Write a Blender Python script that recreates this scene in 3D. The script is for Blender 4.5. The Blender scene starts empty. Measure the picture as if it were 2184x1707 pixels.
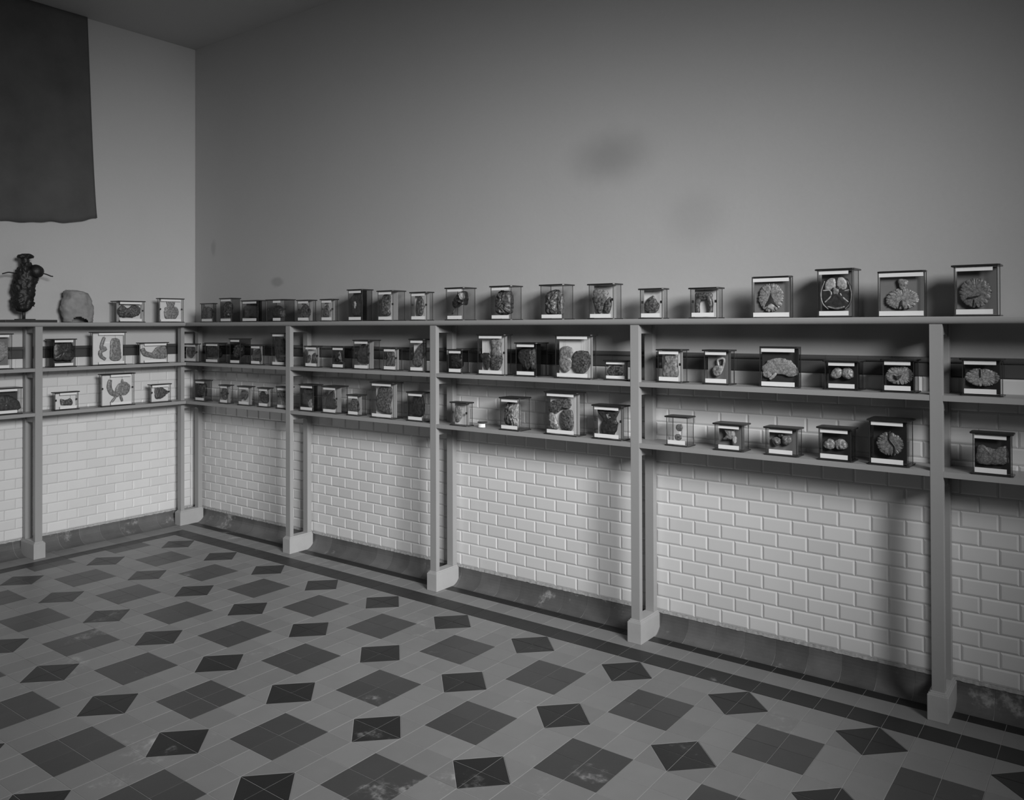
import bpy, bmesh, math, random
from mathutils import Vector, Matrix, noise
R = math.radians
PI = math.pi
random.seed(7)
SC = bpy.context.scene
COL = SC.collection

# ------------------------------------------------------------------ camera
CAM_LOC = Vector((6.6276, -4.1419, 1.7009))
CR_ = Vector((0.7998708, 0.60016494, -0.00295873))
CU_ = Vector((0.00757567, -0.00516682, 0.99995796))
CF_ = Vector((-0.60012442, 0.79985958, 0.00867944))
FPX = 1750.73
cam_d = bpy.data.cameras.new('camera')
cam = bpy.data.objects.new('camera', cam_d)
COL.objects.link(cam)
m = Matrix.Identity(4)
for i in range(3):
    m[i][0] = CR_[i]; m[i][1] = CU_[i]; m[i][2] = -CF_[i]; m[i][3] = CAM_LOC[i]
cam.matrix_world = m
cam_d.sensor_width = 36.0
cam_d.lens = FPX / 2184 * 36
cam_d.shift_y = (679.15 - 853.5) / 2184
cam_d.clip_start = 0.05
SC.camera = cam

# ------------------------------------------------------------------ world and light
W = bpy.data.worlds.new('world'); SC.world = W
W.use_nodes = True
W.node_tree.nodes['Background'].inputs[0].default_value = (1, 1, 1, 1)
W.node_tree.nodes['Background'].inputs[1].default_value = 0.04

def area(name, loc, aim, sx, sy, power, spread):
    l = bpy.data.lights.new(name, 'AREA'); l.shape = 'RECTANGLE'
    l.size = sx; l.size_y = sy; l.energy = power; l.spread = R(spread); l.color = (1, 1, 1)
    o = bpy.data.objects.new(name, l); COL.objects.link(o)
    o.location = loc
    d = Vector(aim) - Vector(loc)
    o.rotation_euler = d.to_track_quat('-Z', 'Y').to_euler()
    return o
# daylight from the tall window in the end wall on the right, outside the frame
area('window_daylight', (8.53, -3.14, 3.27), (4.20, -1.38, 1.33), 1.8, 1.5, 66, 60.5)
SC.view_settings.view_transform = 'Standard'
SC.view_settings.look = 'None'
SC.view_settings.exposure = 0.0
SC.view_settings.gamma = 1.0
SC.view_settings.use_curve_mapping = False

# ------------------------------------------------------------------ materials
def nt(name):
    mt = bpy.data.materials.new(name); mt.use_nodes = True
    t = mt.node_tree
    return mt, t, t.nodes, t.links, t.nodes['Principled BSDF']

def val(N, L, op, a, b, c=None):
    n = N.new('ShaderNodeMath'); n.operation = op
    for i, x in enumerate((a, b, c)):
        if x is None: continue
        if isinstance(x, (int, float)): n.inputs[i].default_value = x
        else: L.new(x, n.inputs[i])
    return n.outputs[0]

def ntex(N, L, co, scale, detail=4, rough=.6):
    n = N.new('ShaderNodeTexNoise'); n.inputs['Scale'].default_value = scale
    n.inputs['Detail'].default_value = detail; n.inputs['Roughness'].default_value = rough
    L.new(co, n.inputs['Vector']); return n.outputs[0]

def ramp(N, L, x, a, b, lo=0., hi=1.):
    n = N.new('ShaderNodeMapRange'); n.inputs[1].default_value = a; n.inputs[2].default_value = b
    n.inputs[3].default_value = lo; n.inputs[4].default_value = hi; n.interpolation_type = 'SMOOTHSTEP'
    L.new(x, n.inputs[0]); return n.outputs[0]

def gray(name, alb, rough=.6, var=.06, scale=6, island=0., bump=.0, bscale=80, spec=.5, wear=None, coat=0.):
    """grey procedural paint / clay / tile: value noise, per piece variation, fine relief, worn pale marks"""
    mt, t, N, L, B = nt(name)
    geo = N.new('ShaderNodeNewGeometry'); co = geo.outputs['Position']
    v = ntex(N, L, co, scale)
    f = val(N, L, 'MULTIPLY_ADD', v, 2 * var, 1 - var)
    if island:
        oi = N.new('ShaderNodeObjectInfo')
        s = val(N, L, 'ADD', oi.outputs['Random'], geo.outputs['Random Per Island'])
        s = val(N, L, 'FRACT', s, 0)
        s = val(N, L, 'MULTIPLY_ADD', s, 2 * island, 1 - island)
        f = val(N, L, 'MULTIPLY', f, s)
    a = val(N, L, 'MULTIPLY', f, alb)
    if wear:
        w1 = ramp(N, L, ntex(N, L, co, wear[1], 6, .7), wear[2], wear[2] + .1)
        w2 = ramp(N, L, ntex(N, L, co, wear[1] * 9, 3, .7), .4, .62)
        w1 = val(N, L, 'MULTIPLY', w1, w2)
        a = val(N, L, 'MULTIPLY_ADD', w1, wear[0], a)
    cb = N.new('ShaderNodeCombineColor')
    for i in range(3): L.new(a, cb.inputs[i])
    L.new(cb.outputs[0], B.inputs['Base Color'])
    B.inputs['Roughness'].default_value = rough
    B.inputs['Specular IOR Level'].default_value = spec
    B.inputs['Coat Weight'].default_value = coat
    if bump:
        bn = N.new('ShaderNodeBump'); bn.inputs['Strength'].default_value = bump; bn.inputs['Distance'].default_value = .004
        L.new(ntex(N, L, co, bscale, 3), bn.inputs['Height']); L.new(bn.outputs[0], B.inputs['Normal'])
    return mt

def plaster(name, alb, stains):
    mt, t, N, L, B = nt(name)
    geo = N.new('ShaderNodeNewGeometry'); co = geo.outputs['Position']
    f = val(N, L, 'MULTIPLY_ADD', ntex(N, L, co, 1.3, 5), .10, .95)
    f = val(N, L, 'MULTIPLY', f, val(N, L, 'MULTIPLY_ADD', ntex(N, L, co, 60, 3), .05, .975))
    dist = N.new('ShaderNodeVectorMath'); dist.operation = 'ADD'
    nz = N.new('ShaderNodeTexNoise'); nz.inputs['Scale'].default_value = 9; L.new(co, nz.inputs['Vector'])
    sc = N.new('ShaderNodeVectorMath'); sc.operation = 'SCALE'; sc.inputs['Scale'].default_value = .06
    L.new(nz.outputs['Color'], sc.inputs[0]); L.new(co, dist.inputs[0]); L.new(sc.outputs[0], dist.inputs[1])
    for (x, y, z, rx, rz, dark, soft) in stains:      # damp and soot marks on the paint
        mp = N.new('ShaderNodeMapping'); mp.vector_type = 'TEXTURE'
        mp.inputs['Location'].default_value = (x + .03, y + .03, z + .03); mp.inputs['Scale'].default_value = (rx, rx, rz)
        L.new(dist.outputs[0], mp.inputs[0])
        ln = N.new('ShaderNodeVectorMath'); ln.operation = 'LENGTH'; L.new(mp.outputs[0], ln.inputs[0])
        f = val(N, L, 'MULTIPLY', f, ramp(N, L, ln.outputs['Value'], 1 - soft, 1, 1 - dark, 1))
    a = val(N, L, 'MULTIPLY', f, alb)
    cb = N.new('ShaderNodeCombineColor')
    for i in range(3): L.new(a, cb.inputs[i])
    L.new(cb.outputs[0], B.inputs['Base Color']); B.inputs['Roughness'].default_value = .75
    bn = N.new('ShaderNodeBump'); bn.inputs['Strength'].default_value = .15; bn.inputs['Distance'].default_value = .003
    L.new(ntex(N, L, co, 40, 4), bn.inputs['Height']); L.new(bn.outputs[0], B.inputs['Normal'])
    return mt

def glass(name, tint, gloss=1.):
    mt, t, N, L, B = nt(name); N.remove(B)
    out = [n for n in N if n.type == 'OUTPUT_MATERIAL'][0]
    tr = N.new('ShaderNodeBsdfTransparent'); tr.inputs[0].default_value = (tint, tint, tint, 1)
    gl = N.new('ShaderNodeBsdfGlossy'); gl.inputs['Roughness'].default_value = .03; gl.inputs[0].default_value = (gloss,) * 3 + (1,)
    # thin pane: Schlick reflectance, the same from both sides
    g = N.new('ShaderNodeNewGeometry'); dp = N.new('ShaderNodeVectorMath'); dp.operation = 'DOT_PRODUCT'
    L.new(g.outputs['Normal'], dp.inputs[0]); L.new(g.outputs['Incoming'], dp.inputs[1])
    c = val(N, L, 'SUBTRACT', 1.0, val(N, L, 'ABSOLUTE', dp.outputs['Value'], 0))
    fr = val(N, L, 'MULTIPLY_ADD', val(N, L, 'POWER', c, 5.0), .90, .035)
    mx = N.new('ShaderNodeMixShader'); L.new(fr, mx.inputs[0]); L.new(tr.outputs[0], mx.inputs[1]); L.new(gl.outputs[0], mx.inputs[2])
    L.new(mx.outputs[0], out.inputs[0]); return mt

def tissue(name, alb, scale, contrast, wavy=0.):
    mt, t, N, L, B = nt(name)
    tc = N.new('ShaderNodeNewGeometry'); co = tc.outputs['Position']
    v = ntex(N, L, co, scale, 6, .7)
    f = ramp(N, L, v, .35, .68, 1 - contrast, 1 + contrast)
    if wavy:
        vo = N.new('ShaderNodeTexVoronoi'); vo.feature = 'DISTANCE_TO_EDGE'; vo.inputs['Scale'].default_value = wavy
        L.new(co, vo.inputs['Vector'])
        f = val(N, L, 'MULTIPLY', f, ramp(N, L, vo.outputs[0], 0, .12, .55, 1.05))
    a = val(N, L, 'MULTIPLY', f, alb)
    cb = N.new('ShaderNodeCombineColor')
    for i in range(3): L.new(a, cb.inputs[i])
    L.new(cb.outputs[0], B.inputs['Base Color']); B.inputs['Roughness'].default_value = .33
    bn = N.new('ShaderNodeBump'); bn.inputs['Strength'].default_value = .4; bn.inputs['Distance'].default_value = .003
    L.new(v, bn.inputs['Height']); L.new(bn.outputs[0], B.inputs['Normal'])
    return mt

M = {}
M['plaster_r'] = plaster('plaster_long_wall', .50, [(4.23, 0, 2.68, .40, .22, .26, .95), (.28, 0, 2.38, .05, .09, .18, .7), (1.15, 0, 2.06, .10, .05, .25, .6),
                                                      (4.75, 0, 2.28, .25, .22, .10, .8)])
M['plaster_l'] = plaster('plaster_end_wall', .55, [])
M['ceiling'] = plaster('plaster_ceiling', .55, [])
M['tile'] = gray('white_glazed_tile', .745, .16, .03, 5, .05, .04, 30, .6)
M['grout'] = gray('dark_joint_mortar', .30, .9, .15, 30)
M['mortar'] = gray('rough_cove_mortar', .42, .95, .5, 60, 0, .6, 90)
M['frieze'] = gray('dark_glazed_frieze', .085, .18, .1, 8, .12, 0, 30, .6)
M['cove'] = gray('dark_fired_clay', .12, .38, .35, 9, .18, .1, 60, .5, wear=(.22, 3.0, .56))
M['floor_light'] = gray('light_clay_tile', .22, .42, .10, 7, .10, .08, 50, .4, wear=(.18, 1.6, .60))
M['floor_dark'] = gray('grey_clay_tile', .062, .42, .12, 7, .08, .08, 50, .4, wear=(.22, 1.9, .60))
M['floor_black'] = gray('black_clay_tile', .020, .42, .15, 7, .12, .08, 50, .4, wear=(.18, 2.1, .62))
M['floor_grout'] = gray('pale_floor_joint', .36, .9, .2, 20)
M['paint'] = gray('grey_oil_paint', .335, .42, .05, 4, 0, .12, 25, .45)
M['base'] = gray('painted_base', .41, .6, .08, 12, 0, .15, 40, .4)
M['lid'] = gray('dark_lid_glass', .022, .3, .2, 30, 0, 0, 30, .6)
M['paper'] = gray('white_label_paper', .83, .8, .04, 30)
M['card_w'] = gray('white_backing_card', .77, .7, .04, 12)
M['card_g'] = gray('grey_backing_card', .20, .7, .08, 12)
M['card_x'] = gray('dark_backing_card', .04, .5, .1, 12)
M['pad'] = gray('black_rubber', .03, .6, .1, 40)
M['cloth'] = gray('black_cloth', .11, .95, .35, 3, 0, .3, 200, .1)
M['glass'] = glass('clear_jar_glass', .985)
M['glass_side'] = glass('thick_jar_glass', .72)
M['murky'] = glass('murky_jar_glass', .42)
M['murky_front'] = glass('murky_front_glass', .80)
M['edge'] = gray('jar_seam', .04, .2, .1, 30, 0, 0, 30, .8)
M['t_p'] = tissue('pale_tissue', .42, 75, .35)
M['t_q'] = tissue('grey_tissue', .26, 80, .35)
M['t_m'] = tissue('mid_tissue', .25, 75, .5)
M['t_d'] = tissue('dark_tissue', .105, 80, .8)
M['t_x'] = tissue('black_tissue', .04, 70, .6)
M['t_v'] = tissue('cavity_tissue', .05, 60, .3)
M['joint'] = gray('pale_cove_joint', .34, .9, .3, 40)
M['brain'] = tissue('brain_slice_tissue', .31, 60, .22, 75)
M['brain_q'] = tissue('grey_brain_tissue', .19, 60, .25, 70)
M['thread'] = gray('dark_thread', .08, .8, .1, 40)
M['cast_d'] = gray('dark_waxed_cast', .013, .5, .3, 30, 0, .9, 45, .5)
M['cast_p'] = gray('pale_plaster_cast', .29, .7, .45, 14, 0, .3, 60, .4)
M['wood_d'] = gray('black_stained_wood', .03, .45, .2, 20)

# ------------------------------------------------------------------ mesh helpers
def me_from(name, V, F, mats=None, mi=None, smooth=False):
    me = bpy.data.meshes.new(name)
    me.from_pydata([tuple(v) for v in V], [], F)
    for x in (mats or []): me.materials.append(x)
    if mi:
        for p, k in zip(me.polygons, mi): p.material_index = k
    if smooth:
        for p in me.polygons: p.use_smooth = True
    me.update()
    return me

def ob(name, me, parent=None, loc=(0, 0, 0), rz=0.):
    o = bpy.data.objects.new(name, me); COL.objects.link(o)
    o.location = loc
    if rz: o.rotation_euler = (0, 0, rz)
    if parent: o.parent = parent
    return o

def tag(o, label, cat, group=None):
    o['label'] = label; o['category'] = cat
    if group: o['group'] = group
    return o

def box(x0, x1, y0, y1, z0, z1, bev=0.):
    if not bev:
        V = [(x, y, z) for z in (z0, z1) for y in (y0, y1) for x in (x0, x1)]
        F = [(0, 2, 3, 1), (4, 5, 7, 6), (0, 1, 5, 4), (1, 3, 7, 5), (3, 2, 6, 7), (2, 0, 4, 6)]
        return V, F
    bm = bmesh.new()
    bmesh.ops.create_cube(bm, size=1)
    for v in bm.verts:
        v.co = ((x0 + x1) / 2 + v.co.x * (x1 - x0), (y0 + y1) / 2 + v.co.y * (y1 - y0), (z0 + z1) / 2 + v.co.z * (z1 - z0))
    bmesh.ops.bevel(bm, geom=bm.edges[:], offset=bev, segments=2, affect='EDGES', profile=.7)
    V = [tuple(v.co) for v in bm.verts]; F = [tuple(v.index for v in f.verts) for f in bm.faces]
    bm.free(); return V, F

def merge(parts):
    V, F, mi = [], [], []
    for k, (v, f) in parts:
        n = len(V); V += list(v); F += [tuple(i + n for i in q) for q in f]; mi += [k] * len(f)
    return V, F, mi

def extrude_poly(pts, axis, a, b):
    """closed polygon pts (two coordinates) extruded along axis from a to b"""
    n = len(pts)
    def mk(p, t):
        if axis == 'x': return (t, p[0], p[1])
        if axis == 'y': return (p[0], t, p[1])
        return (p[0], p[1], t)
    V = [mk(p, a) for p in pts] + [mk(p, b) for p in pts]
    F = [tuple(range(n))[::-1], tuple(range(n, 2 * n))]
    F += [(i, (i + 1) % n, n + (i + 1) % n, n + i) for i in range(n)]
    return V, F

def fix(me):
    bm = bmesh.new(); bm.from_mesh(me); bmesh.ops.recalc_face_normals(bm, faces=bm.faces[:]); bm.to_mesh(me); bm.free(); return me

def tube(pts, rad, n=8, name='tube', mat=None):
    pts = [Vector(p) for p in pts]
    if not isinstance(rad, (list, tuple)): rad = [rad] * len(pts)
    V, F = [], []
    up = Vector((.13, 1, .07)).normalized()
    for i, p in enumerate(pts):
        d = (pts[min(i + 1, len(pts) - 1)] - pts[max(i - 1, 0)]).normalized()
        a = d.cross(up).normalized(); b = d.cross(a).normalized()
        for k in range(n):
            t = 2 * PI * k / n
            V.append(p + (a * math.cos(t) + b * math.sin(t)) * rad[i])
    for i in range(len(pts) - 1):
        for k in range(n):
            k2 = (k + 1) % n
            F.append((i * n + k, i * n + k2, (i + 1) * n + k2, (i + 1) * n + k))
    F.append(tuple(range(n))[::-1]); F.append(tuple((len(pts) - 1) * n + k for k in range(n)))
    return fix(me_from(name, V, F, [mat] if mat else None, smooth=True))

def catmull(P, closed, sub):
    out = []; n = len(P)
    rng = n if closed else n - 1
    g = (lambda i: P[i % n]) if closed else (lambda i: P[max(0, min(n - 1, i))])
    for i in range(rng):
        a, b, c, d = g(i - 1), g(i), g(i + 1), g(i + 2)
        for k in range(sub):
            t = k / sub
            out.append(tuple(.5 * ((2 * b[j]) + (-a[j] + c[j]) * t + (2 * a[j] - 5 * b[j] + 4 * c[j] - d[j]) * t * t + (-a[j] + 3 * b[j] - 3 * c[j] + d[j]) * t ** 3) for j in range(len(b))))
    if not closed: out.append(tuple(P[-1]))
    return out

def in_view(p, margin=60):
    d = Vector(p) - CAM_LOC; z = d.dot(CF_)
    if z < .2: return None
    u = 1092 + FPX * d.dot(CR_) / z; v = 679.15 - FPX * d.dot(CU_) / z
    return z if (-margin < u < 2184 + margin and -margin < v < 1707 + margin) else None

# ------------------------------------------------------------------ room shell
def struct(name, me):
    o = ob(name, me); o['kind'] = 'structure'; return o
CEIL = 4.165
XE, YE = 8.9, -6.6
V, F = box(-.25, XE, YE, .25, -.20, -.0016)
floor = struct('floor', me_from('floor', V, F, [M['floor_grout']]))
V, F = box(-.25, XE, YE, .25, CEIL, CEIL + .15)
ceiling = struct('ceiling', me_from('ceiling', V, F, [M['ceiling']]))
# the walls: plaster above, mortar bed behind the tiles below
V, F, mi = merge([(0, box(0.0, XE, .005, .25, 1.50, CEIL)), (1, box(0.0, XE, .006, .25, -.0028, 1.50))])
wall_right = struct('wall_right', me_from('wall_right', V, F, [M['plaster_r'], M['grout']], mi))
V, F, mi = merge([(0, box(-.25, -.005, YE, .25, 1.50, CEIL)), (1, box(-.25, -.006, YE, .25, -.0028, 1.50))])
wall_left = struct('wall_left', me_from('wall_left', V, F, [M['plaster_l'], M['grout']], mi))

TW, TH, Z0 = .15, .0744, .1224
NROW = 18
GAP = .0005
def metro(w, h):
    """bevelled metro tile in the xz plane, face towards -y, origin at its lower left corner"""
    a, b = GAP, .0085
    V = []
    for (i, y) in ((a, .0065), (a, .0008), (a + b, -.0028)):
        V += [(i, y, i), (w - i, y, i), (w - i, y, h - i), (i, y, h - i)]
    F = [(8, 9, 10, 11)]
    for k in (0, 4):
        for i in range(4):
            j = (i + 1) % 4
            F.append((k + i, k + j, k + 4 + j, k + 4 + i))
    return V, F

def tile_wall(wall, start, n_to, phase, rot, name):
    """rows of tiles; start / n_to are distances along the wall, phase the position of one even-row joint"""
    cells = []
    for r in range(NROW):
        ph = phase + (TW / 2 if r % 2 else 0)
        k0 = math.floor((start - ph) / TW)
        x = ph + k0 * TW
        while x < n_to:
            a, b = max(x, start), min(x + TW, n_to)
            if b - a > .012: cells.append((a, b - a, Z0 + r * TH))
            x += TW
    return cells
META = {}
def metro_mesh(w):
    k = round(w, 3)
    if k not in META:
        V, F = metro(k, TH); META[k] = me_from('tile', V, F, [M['tile']])
    return META[k]
def place_tiles(wall, cells, rot, lim=300):
    vis, rest = [], []
    for (a, w, z) in cells:
        p = (a + w / 2, 0, z + TH / 2) if not rot else (0, a + w / 2, z + TH / 2)
        d = in_view(p, 10)
        (vis if d else rest).append(((Vector(p) - CAM_LOC).length, a, w, z))
    vis.sort(); rest += vis[lim:]; vis = vis[:lim]
    for (_, a, w, z) in vis:
        ob('tile', metro_mesh(w), wall, (a, 0, z) if not rot else (0, a, z), R(90) if rot else 0)
    if rest:
        P = []
        for (_, a, w, z) in rest:
            v, f = metro(w, TH)
            v = [(x + a, y, zz + z) for x, y, zz in v] if not rot else [(-y, x + a, zz + z) for x, y, zz in v]
            P.append((0, (v, f)))
        V, F, _ = merge(P)
        o = ob('tile', me_from('tile', V, F, [M['tile']]), wall); o['kind'] = 'stuff'
place_tiles(wall_right, tile_wall(wall_right, .04, XE, 4.596, 0, 'r'), 0)
place_tiles(wall_left, tile_wall(wall_left, YE, -.04, -1.0923, 1, 'l'), 1)
# concave corner tiles, two courses tall
def corner_piece(h):
    n = 6; r = .038; pts = [(0.0, 0.0)]
    pts = [(-.004, .004), (.04, .004)] + [(r + .001 - r * math.sin(PI / 2 * k / n), -(r + .001) + r * math.cos(PI / 2 * k / n)) for k in range(n + 1)] + [(-.004, -.04)]
    pts = [(.039, .004)] + [(.039 - .038 * math.sin(PI / 2 * k / n), -.001 - .038 * (1 - math.cos(PI / 2 * k / n))) for k in range(n + 1)] + [(-.004, -.039), (-.004, .004)]
    return extrude_poly(pts, 'z', GAP, h - GAP)
cm = fix(me_from('corner_tile', *corner_piece(2 * TH), [M['tile']]))
for k in range(9):
    ob('corner_tile', cm, wall_left, (0, 0, Z0 + 2 * k * TH))
# frieze of dark glazed tiles with a rounded cap
fz = Z0 + NROW * TH
def frieze_mesh(w, name):
    pts = [(.0065, 0.0015), (-.004, .0015), (-.007, .006), (-.007, .056), (-.005, .060), (-.006, .063)]
    pts += [(-.006 - .013 * math.sin(PI * k / 6), .064 + .013 * (1 - math.cos(PI * k / 6))) for k in range(7)]
    pts += [(.0055, .0905)]
    V, F = extrude_poly(pts, 'x', GAP, w - GAP)
    return fix(me_from(name, V, F, [M['frieze']]))
fm = frieze_mesh(TW, 'frieze_tile')
for k in range(int(8.8 / TW)):
    ob('frieze_tile', fm, wall_right, (4.596 - 30 * TW - .05 + k * TW, 0, fz))
for k in range(42):
    ob('frieze_tile', fm, wall_left, (0, -.05 - (k + 1) * TW, fz), R(90))

# ------------------------------------------------------------------ cove skirting
def cove_mesh(w, D, g=.0011, H=.108, nm='cove_tile', mt='cove', ys=-.003):
    n = 8
    pts = [(ys, H)]
    for k in range(n + 1):
        t = PI / 2 * k / n
        pts.append((ys - (D + ys) * (1 - math.cos(t)) ** .95, (H - .022) * (1 - math.sin(t))))
    pts += [(-D, -.0028), (.0058, -.0028), (.0058, H)]
    V, F = extrude_poly(pts, 'x', g, w - g)
    return fix(me_from(nm, V, F, [M[mt]]))
def mortar_mesh(L_):
    n = int(L_ / .012); V = []; F = []
    for i in range(n + 1):
        x = L_ * i / n
        a = .1105 + .004 * noise.noise((x * 40, 0, 0)); b = .1215 + .001 * noise.noise((x * 25, 3, 0)); y = -.004 - .003 * noise.noise((x * 50, 7, 0))
        V += [(x, .0055, a - .004), (x, y - .002, a - .003), (x, y, b), (x, .0055, b)]
    for i in range(n):
        for k in range(4):
            k2 = (k + 1) % 4
            F.append((4 * i + k, 4 * i + k2, 4 * i + 4 + k2, 4 * i + 4 + k))
    F += [(0, 1, 2, 3), tuple(4 * n + k for k in (3, 2, 1, 0))]
    return fix(me_from('mortar_bead', V, F, [M['mortar']]))
CW = .1603
base_r = struct('baseboard_right', mortar_mesh(XE))
cmr = cove_mesh(CW, .085)
ob('cove_bed', cove_mesh(8.8, .0825, 0, .1068, 'cove_bed', 'joint', -.0012), base_r)
x = 4.8703 - 29 * CW - .02
x = 4.8703 - 30 * CW
while x < 8.7:
    if x > .02: ob('cove_tile', cmr, base_r, (x, 0, 0))
    x += CW
ob('cove_tile', cove_mesh(4.8703 - 29 * CW - CW - .002, .085), base_r, (.001, 0, 0)) if 4.8703 - 30 * CW > .05 else None
base_l = struct('baseboard_left', mortar_mesh(6.4)); base_l.rotation_euler = (0, 0, R(90)); base_l.location = (0, -6.4, 0)
cml = cove_mesh(CW, .118)
ob('cove_bed', cove_mesh(6.3, .1155, 0, .1068, 'cove_bed', 'joint', -.0012), base_l)
for k in range(-33, 6):
    y = -1.0047 + k * CW
    if y < -.2: ob('cove_tile', cml, base_l, (y + 6.4, 0, 0))

# ------------------------------------------------------------------ floor tiles
S = .1415
FX, FY = 4.9257, -.4285 - 3 * S          # one centre of a dark square: lattice (0,0)
G2 = .0010
def flat(pts, z0=-.0018, z1=0., b=.0009):
    """thin clay tile with a small bevel; pts counter clockwise"""
    n = len(pts); c = (sum(p[0] for p in pts) / n, sum(p[1] for p in pts) / n)
    def ins(d):
        o = []
        for i in range(n):
            p, a, q = pts[i], pts[i - 1], pts[(i + 1) % n]
            e1 = Vector((p[0] - a[0], p[1] - a[1])).normalized(); e2 = Vector((q[0] - p[0], q[1] - p[1])).normalized()
            n1 = Vector((-e1.y, e1.x)); n2 = Vector((-e2.y, e2.x))
            bi = (n1 + n2) / (1 + n1.dot(n2)); o.append((p[0] + bi.x * d, p[1] + bi.y * d))
        return o
    A, B_ = ins(G2), ins(G2 + b)
    V = [(x, y, z0) for x, y in A] + [(x, y, z1 - .0007) for x, y in A] + [(x, y, z1) for x, y in B_]
    F = [tuple(range(2 * n, 3 * n))]
    for k in (0, n):
        for i in range(n):
            j = (i + 1) % n; F.append((k + i, k + j, k + n + j, k + n + i))
    return V, F
SQ = {m_: me_from('square_tile', *flat([(0, 0), (S, 0), (S, S), (0, S)]), [M[m_]]) for m_ in ('floor_light', 'floor_dark')}
TRI = {}
corners = [(0, 0), (S, 0), (S, S), (0, S)]
for q in range(4):      # triangle missing corner q
    tri = [corners[(q + 1) % 4], corners[(q + 2) % 4], corners[(q + 3) % 4]]
    for m_ in ('floor_light', 'floor_black'):
        TRI[q, m_] = (tri, me_from('triangular_tile', *flat(tri), [M[m_]]))
sq, tr = [], []
i0 = -32; i1 = int((XE - FX) / S); j1 = 2; j0 = int((YE - FY) / S)
for i in range(i0, i1 + 1):
    for j in range(j0, j1 + 1):
        x, y = FX + i * S, FY + j * S
        # cell (i,j) spans i..i+1 ; dark square cells touch (4a,4b); diamond cells touch (4a+2,4b+2)
        ci = round((i + .5) / 2) * 2; cj = round((j + .5) / 2) * 2      # nearest even lattice vertex
        ni = i if i % 2 == 0 else i + 1; nj = j if j % 2 == 0 else j + 1
        if ni % 4 == 0 and nj % 4 == 0: sq.append((x, y, 'floor_dark'))
        elif ni % 4 == 2 and nj % 4 == 2:
            q_near = corners.index(((ni - i) * S, (nj - j) * S))
            # dark triangle keeps the corner at the diamond centre: it misses the opposite corner
            tr.append((x, y, (q_near + 2) % 4, 'floor_black')); tr.append((x, y, q_near, 'floor_light'))
        else: sq.append((x, y, 'floor_light'))
def place_floor(items, kind, lim=300):
    a = []
    for it in items:
        x, y = it[0] + S / 2, it[1] + S / 2
        d = in_view((x, y, 0), 30)
        a.append((d if d else 99 + abs(x), it))
    a.sort(key=lambda t: t[0])
    rest = {}
    for n, (d, it) in enumerate(a):
        if n < lim and d < 90:
            me = SQ[it[2]] if kind == 'square_tile' else TRI[it[2], it[3]][1]
            o = ob(kind, me, floor, (it[0], it[1], random.uniform(-.0003, .0003)))
        else: rest.setdefault(it[-1], []).append(it)
    P = []; names = list(rest)
    for k, mname in enumerate(names):
        for it in rest[mname]:
            pts = [(0, 0), (S, 0), (S, S), (0, S)] if kind == 'square_tile' else TRI[it[2], it[3]][0]
            v, f = flat([(p[0] + it[0], p[1] + it[1]) for p in pts]); P.append((k, (v, f)))
    V, F, mi = merge(P)
    o = ob(kind, me_from(kind, V, F, [M[x] for x in names], mi), floor); o['kind'] = 'stuff'
place_floor(sq, 'square_tile'); place_floor(tr, 'triangular_tile')
def rect_tile(x0, x1, y0, y1, mt):
    me = me_from('border_tile', *flat([(0, 0), (x1 - x0, 0), (x1 - x0, y1 - y0), (0, y1 - y0)]), [M[mt]])
    return me
BP = .1407
bm1 = rect_tile(0, BP, -.4275, -.2945, 'floor_black'); bm2 = rect_tile(0, BP, -.2945, -.155, 'floor_light'); bm3 = rect_tile(0, BP, -.155, -.083, 'floor_black')
for k in range(-31, 28):
    x = 4.797 + k * BP
    if x < .40: continue
    ob('border_tile', bm1, floor, (x, -.4275, 0)); ob('border_tile', bm2, floor, (x, -.2945, 0)); ob('border_tile', bm3, floor, (x, -.155, 0))
xl_ = 4.797 - 31 * BP
x_first = min(4.797 + k * BP for k in range(-31, 15) if 4.797 + k * BP >= .40)
ob('border_tile', rect_tile(.289, x_first, 0, .133, 'floor_black'), floor, (.289, -.4275, 0))
ob('border_tile', rect_tile(.132, x_first, 0, .1395, 'floor_light'), floor, (.132, -.2945, 0))
ob('border_tile', rect_tile(.125, x_first, 0, .072, 'floor_black'), floor, (.125, -.155, 0))
bl1 = rect_tile(.289, .3977, 0, BP, 'floor_black'); bl2 = rect_tile(.117, .289, 0, BP, 'floor_light')
for k in range(42):
    y = -.4275 - (k + 1) * BP
    ob('border_tile', bl1, floor, (.289, y, 0)); ob('border_tile', bl2, floor, (.117, y, 0))
ob('border_tile', rect_tile(.117, .289, 0, .132, 'floor_light'), floor, (.117, -.4275, 0))

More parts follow.
